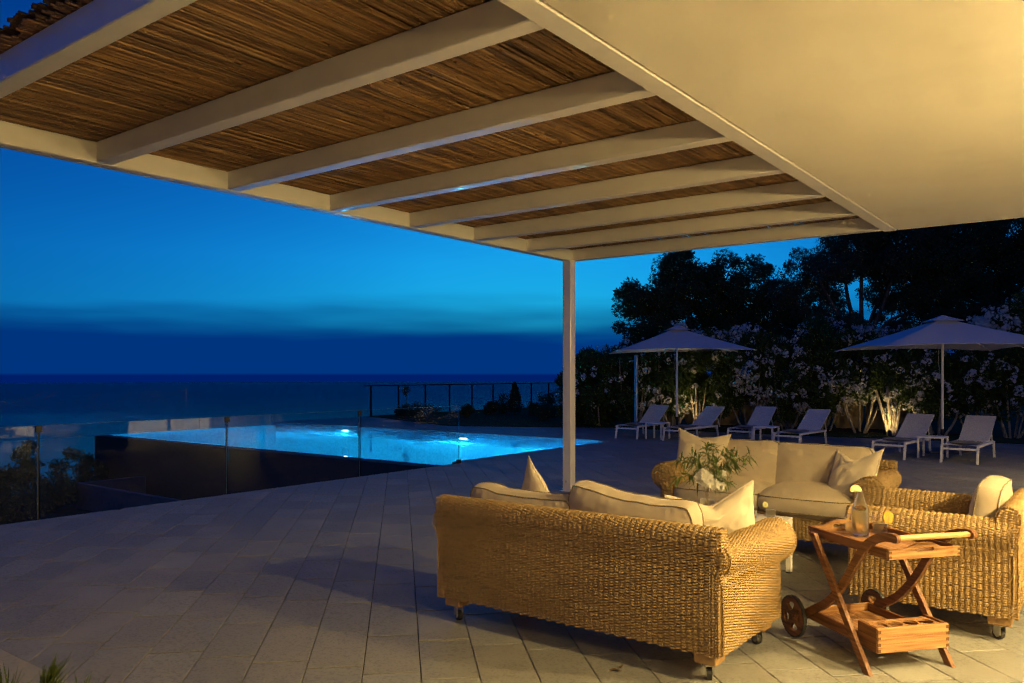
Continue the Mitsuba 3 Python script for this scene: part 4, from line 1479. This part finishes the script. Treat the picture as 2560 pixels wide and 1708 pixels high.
tree('dark broadleaf tree behind the left parasol, against the sky', at_depth(1770, 995, 27.5), [lobe(1640, 800, 27.5, 1.35), lobe(1720, 735, 28, 1.45), lobe(1850, 715, 27.5, 1.35), lobe(1800, 830, 28, 1.5), lobe(1930, 790, 27, 1.1), lobe(1680, 660, 27.5, .8), lobe(1590, 760, 27.5, .9), lobe(1610, 900, 27.5, 1.2)], 330, 90000, .105, .5, 101, 'leaf_dark')
tree('dark olive tree with a visible forked trunk right of the middle gap', at_depth(2160, 990, 25), [lobe(2040, 690, 25, 1.0), lobe(2120, 640, 25.5, 1.2), lobe(2260, 600, 25, 1.6), lobe(2230, 700, 26, 1.0), lobe(2050, 760, 25.5, .7), lobe(2330, 690, 25, 1.3), lobe(2160, 540, 25, 1.3), lobe(2090, 810, 25, .8), lobe(2250, 790, 25.5, .9), lobe(1985, 740, 25.5, .7)], 420, 110000, .095, .42, 202, 'leaf_olive', .17)
tree('large dark tree at the right edge behind the right parasol', at_depth(2470, 990, 24), [lobe(2420, 640, 24, 1.5), lobe(2540, 600, 24, 1.8), lobe(2480, 760, 24.5, 1.5), lobe(2600, 740, 24, 1.6), lobe(2370, 780, 24.5, 1.2)], 330, 85000, .1, .46, 303, 'leaf_dark', .2)
tree('dark slender tree beyond the gap, behind the oleanders', at_depth(2010, 1000, 31), [lobe(1980, 860, 31, 1.1, 1.3), lobe(2080, 850, 30, 1.3, 1.2), lobe(1960, 780, 31, .9, .9)], 150, 30000, .1, .45, 404, 'leaf_dark', .1)

GO = 'white flowering oleanders in the hedge'


def oleander(c, rx, h, nl, nf, seed, label, z0=.45):
    t = thing('oleander_shrub', label, 'shrub', GO)
    g = np.random.default_rng(seed)
    c = np.array([c[0], c[1], 0.])
    mid = c + [0, 0, (z0 + h) / 2]
    rr = np.array([rx, rx, (h - z0) / 2])
    stems = []
    for k in range(7):
        a = g.uniform(0, 2 * PI)
        e = mid + np.array([math.cos(a) * rx * .6, math.sin(a) * rx * .6, g.uniform(-.1, .4) * (h - z0)])
        s = c + np.array([math.cos(a) * .12, math.sin(a) * .12, -.05])
        obj('stem', tube(curve([s, (s + e) / 2 + [math.cos(a) * .1, math.sin(a) * .1, -.15], e], 10), np.linspace(.032, .012, 10) * g.uniform(.7, 1.2), 7), 'stem_pale', t, smooth=True)
    m = 34
    p, u = shell_points(m, mid, rr * .86, g, .5)
    pts, outs = [], []
    for i in range(m):
        q, w = shell_points(nl // m, p[i], np.array([.3, .3, .26]) * g.uniform(.8, 1.3), g, .1)
        pts.append(q); outs.append(w * .7 + u[i] * .5 + [0, 0, .35])
    obj('foliage', leaves(np.vstack(pts),   .15, .25, seed + 1, np.vstack(outs)), 'leaf_oleander', t, kind='stuff')
    q, w = shell_points(nf * 3, mid, rr * 1.06, g, .93)
    q = q[np.argsort(-meshkit.fbm(q * 1.5 + seed, 2, 1) - .42 * g.random(len(q)))[:nf]]
    q = q[q[:, 2] > .5]
    obj('blossom', flower_heads(q, .10, 10, .042, seed + 2), 'petal', t, kind='stuff')
    return t


hedge = [(1450, 24.8, .7, 1.9, 16), (1500, 24.0, .85, 2.35, 26), (1590, 23.4, .9, 2.55, 40), (1680, 23.0, .95, 3.0, 60), (1775, 22.6, .95, 2.75, 62), (1870, 22.2, .95, 2.85, 62), (1965, 21.8, .95, 2.5, 56),
         (2060, 21.4, .95, 3.05, 66), (2150, 21.0, .95, 2.8, 62), (2245, 20.6, .9, 2.75, 60), (2345, 20.2, .9, 2.7, 60), (2440, 19.8, .9, 2.9, 62), (2530, 19.4, .9, 3.4, 66), (2620, 19.0, .95, 3.7, 60)]
where = ['farthest left in the hedge by the lawn', 'second from the left, left of the shower post', 'behind the shower post', 'behind the left parasol pole', 'right of the left parasol pole, above the left spotlight', 'under the right end of the left parasol',
         'behind the middle pair of loungers', 'in the middle of the hedge below the sky gap', 'left of the bright lit trunk', 'above the bright lit trunk and spotlight', 'left of the right parasol pole', 'right of the right parasol pole', 'tall, at the right edge behind the right lounger', 'tallest, cut by the right edge of the frame']
for i, ((px, d, r_, h_, nf), w) in enumerate(zip(hedge, where)):
    oleander(at_depth(px, 1000, d)[:2], r_, h_, 11000, int(nf * 2.1), 500 + 7 * i, f'white flowering oleander {w}', z0=(.85 if i == 8 else .6 if i in (5, 9) else .34) if i > 2 else .05)

# rough ochre garden wall behind the hedge
gw = thing('garden_wall', 'rough ochre garden wall lit behind the hedge stems', 'wall')
a0, a1 = at_depth(2330, 1000, 21.6)[:2], at_depth(1640, 1000, 24.8)[:2]
nrm = np.array([-(a1 - a0)[1], (a1 - a0)[0]]); nrm /= np.linalg.norm(nrm)
if nrm @ F > 0:
    nrm = -nrm
for k in range(9):
    s0, s1 = k / 9, (k + 1) / 9 - .004
    b0, b1 = a0 + (a1 - a0) * s0, a0 + (a1 - a0) * s1
    m = trimesh.creation.icosphere(subdivisions=4, radius=1.0)
    v = np.asarray(m.vertices)
    v = np.sign(v) * np.abs(v) ** .55
    v = v / np.abs(v).max(0)
    ln = np.linalg.norm(b1 - b0)
    w = np.array([*((b1 - b0) / ln), 0])
    hh = .62 + .1 * prng.random()
    vv = np.array([*((b0 + b1) / 2), hh]) + v[:, :1] * w * ln / 2 + v[:, 1:2] * np.array([*nrm, 0]) * .2 + v[:, 2:] * np.array([0, 0, hh + .02])
    vv = vv + (meshkit.fbm(vv * 3.5, 4, k)[:, None] - .5) * np.array([*nrm, 0]) * .13
    obj('boulder', trimesh.Trimesh(vv, m.faces, process=False), 'boulder', gw, smooth=True)


def spotlight(o, aim, label):
    t = thing('garden_spotlight', label, 'garden lamp')
    o = np.asarray(o, float); aim = np.asarray(aim, float); aim /= np.linalg.norm(aim)
    x = np.cross(aim, [1, 0, 0.2]); x /= np.linalg.norm(x); y = np.cross(aim, x)
    a = np.linspace(0, 2 * PI, 21)[:-1]
    ring = lambda c, r: c + r * (np.cos(a)[:, None] * x + np.sin(a)[:, None] * y)
    body = np.array([ring(o - aim * .07, .03), ring(o - aim * .06, .045), ring(o + aim * .05, .045), ring(o + aim * .05, .04)])
    body = np.concatenate([body, body[:, :1]], 1)
    obj('body', grid_mesh(body), 'black_metal', t, smooth=40)
    V = np.vstack([o + aim * .02, ring(o + aim * .02, .04)])
    f = np.array([[0, 1 + i, 1 + (i + 1) % 20] for i in range(20)])
    n = np.cross(V[f[0][1]] - V[0], V[f[0][2]] - V[0])
    if n @ aim < 0:
        f = f[:, ::-1]
    obj('bulb', trimesh.Trimesh(V, f, process=False), 'white_metal', t, emitter=glow(LAMP['spot'], (1, .7, .26)))
    obj('stake', tube([o - aim * .05, [o[0], o[1], -.1]], .01, 6), 'black_metal', t)


trunk1 = at_depth(2230, 1000, 20.2)[:2]
trunk2 = at_depth(1745, 1000, 22.3)[:2]
for c, nm, sd in ((trunk1, 'pale multi-stemmed trunk lit brightly from below beside the ochre wall', 1), (trunk2, 'pale thin stems lit from below behind the second lounger', 2)):
    t = thing('lit_shrub_trunk', nm, 'trunk')
    g = np.random.default_rng(sd)
    for k in range(5):
        a = (k - 2) * .3 + g.normal(0, .06)
        e = np.array([*(c + R * math.sin(a) * (.62 if sd == 1 else .4) + F * g.normal(.1, .15)), 1.25])
        s = np.array([*(c + R * (k - 2) * .035), -.02])
        obj('stem', tube(curve([s, (s * .5 + e * .5) + [0, 0, .05], e], 10), np.linspace(.05, .03, 10) * (1.0 if sd == 1 else .6), 8), 'stem_pale', t, smooth=True)
spotlight([*(trunk1 - F * .34 - R * .22), .1], [F[0] * .6 + R[0] * .12, F[1] * .6 + R[1] * .12, .9], 'low garden spotlight at the foot of the bright lit trunk')
spotlight([*(trunk2 - F * .6 - R * .3), .1], [F[0] * .5, F[1] * .5, 1.0], 'low garden spotlight behind the second lounger from the left')
bed = sg.LineString([tuple(a0 - nrm * -.0 + nrm * .75), tuple(a1 + nrm * .75)]).buffer(.75)
bm = extrude(bed, .06)
bm.apply_translation([0, 0, -.012])
obj('planting_bed', bm, 'earth', kind='structure')


def bush(c, r, h, n, seed, label, size=.09, name='bush', mat_='leaf_dark', asp=.35):
    t = thing(name, label, 'bush')
    g = np.random.default_rng(seed)
    c = np.asarray(c, float)
    m = 16
    p, u = shell_points(m, c + [0, 0, h * .5], np.array([r, r, h * .45]), g, .3)
    pts, st = [], []
    for i in range(m):
        q, w = shell_points(n // m, p[i], np.array([.3, .3, .3]) * r * 1.1, g, .1)
        pts.append(q)
        st.append(tube(curve([c + [0, 0, -.1], (c + p[i]) / 2 + g.normal(0, .05, 3), p[i]], 6), np.linspace(.014, .005, 6), 5, False))
    obj('foliage', leaves(np.vstack(pts), size, asp, seed + 1), mat_, t, kind='stuff')
    obj('stem', cat(*st), 'bark', t, kind='stuff')


for i, (px, py, d, r_, h_, lab) in enumerate([(75, 1300, 20.5, .55, 1.45, 'dark bush below the terrace, left of the pool wall, behind the first fence post'), (185, 1300, 20.8, .5, 1.3, 'dark bush below the terrace, right of the first fence post'), (10, 1300, 19.5, .5, 1.05, 'low dark bush at the left edge below the terrace'),
                                              (130, 1300, 18.5, .5, .9, 'low dark bush in front of the taller ones below the terrace'), (235, 1300, 21.2, .35, .95, 'thin dark bush beside the catch basin'), (40, 1330, 16.5, .6, .75, 'low bush close to the glass fence at lower left')]):
    p = at_depth(px, py, d)
    bush([p[0], p[1], -1.6], r_, h_, 2600, 700 + i, lab)
for i, (px, d, r_, h_, lab) in enumerate([(1062, 26.5, .55, .62, 'dark shrub on the lawn edge behind the glass fence end'), (1010, 28, .35, .45, 'small dark shrub on the lawn, left of the larger one'), (1165, 29, .28, .5, 'small dark shrub by the third railing bay'), (1225, 31, .3, .5, 'small dark shrub at the middle of the railing'),
                                          (1262, 31.5, .42, .75, 'round dark shrub left of the cypress'), (1385, 29, .55, 1.0, 'dark spreading shrub left of the pergola post'), (1340, 30, .3, .5, 'small dark shrub right of the cypress'), (1355, 27, .5, .7, 'dark shrub just behind the pergola post')]):
    p = at_depth(px, 1000, d)
    bush([p[0], p[1], .0], r_, h_, 1800, 760 + i, lab, .08)
# cypress and a young tree
cyp = thing('small_cypress', 'small pointed cypress silhouette at the garden railing', 'tree')
p = at_depth(1287, 1000, 31)
g = np.random.default_rng(8)
hgt = g.uniform(0, 1, 5000) ** .8
ang_ = g.uniform(0, 2 * PI, 5000)
rr = .36 * (1 - hgt) ** .75 * (.6 + .4 * np.minimum(1, hgt * 6)) * g.uniform(.5, 1.1, 5000)
obj('crown', leaves(np.c_[p[0] + rr * np.cos(ang_), p[1] + rr * np.sin(ang_), .05 + 1.15 * hgt], .07, .3, 9, np.tile([0, 0, .8], (5000, 1))), 'leaf_dark', cyp, kind='stuff')
obj('trunk', tube([[p[0], p[1], -.1], [p[0], p[1], .6]], [.03, .015], 6), 'bark', cyp)
yt = thing('sapling', 'thin young tree standing at the second railing bay', 'tree')
p = at_depth(1015, 1000, 26.8)
obj('trunk', tube(curve([[p[0], p[1], -.1], [p[0] + .02, p[1], .6], [p[0] - .02, p[1] + .02, 1.2]], 8), np.linspace(.012, .006, 8), 6), 'bark', yt)
q, _ = shell_points(260, np.array([p[0], p[1], 1.02]), np.array([.11, .11, .2]), g, .1)
obj('crown', leaves(q, .07, .35, 4), 'leaf_dark', yt, kind='stuff')

# near plants at the bottom left edge
for i, (px, py, d, n, lab) in enumerate([(112, 1665, 3.1, 260, 'spiky green plant tuft at the lower left edge, the tallest'), (15, 1690, 2.9, 90, 'spiky green plant tuft in the lower left corner'), (205, 1700, 3.0, 110, 'short spiky green plant tuft at the bottom edge')]):
    t = thing('spiky_plant', lab, 'plant')
    tip = at_depth(px, py, d)
    base = np.array([tip[0], tip[1], tip[2] - .28])
    g = np.random.default_rng(60 + i)
    k = g.uniform(0, 1, n)
    b = base + np.c_[g.normal(0, .012, (n, 2)), k * .2]
    lean = np.array([*(R * .35), .0])
    d_ = g.normal(0, .26, (n, 3)) + [0, 0, 1.0] + lean
    obj('needle_leaves', leaf_blades(b, d_, .14 * g.uniform(.6, 1.2, n), .006 * np.ones(n), .05), 'leaf_grass', t, kind='stuff')
    obj('stem', tube(curve([[base[0], base[1], .01], base + [0.01, 0, 0], base + lean * .1 + [0, 0, .2]], 8), np.linspace(.006, .003, 8), 6), 'stem_pale', t, smooth=True)
# a dead leaf on the paving in front of the near sofa
dl = ground_at(1539, 1676)
g = np.random.default_rng(4)
obj('dead_leaf', leaf_blades(np.tile(dl + [0, 0, .008], (6, 1)) + g.normal(0, .008, (6, 3)) * [1, 1, .2], g.normal(0, 1, (6, 3)) * [1, 1, .12] + [0, 0, .15], .045 * g.uniform(.6, 1.2, 6), .018 * np.ones(6), .2), 'dead_leaf', label='curled dead leaf on the paving in front of the near sofa', cat='leaf')
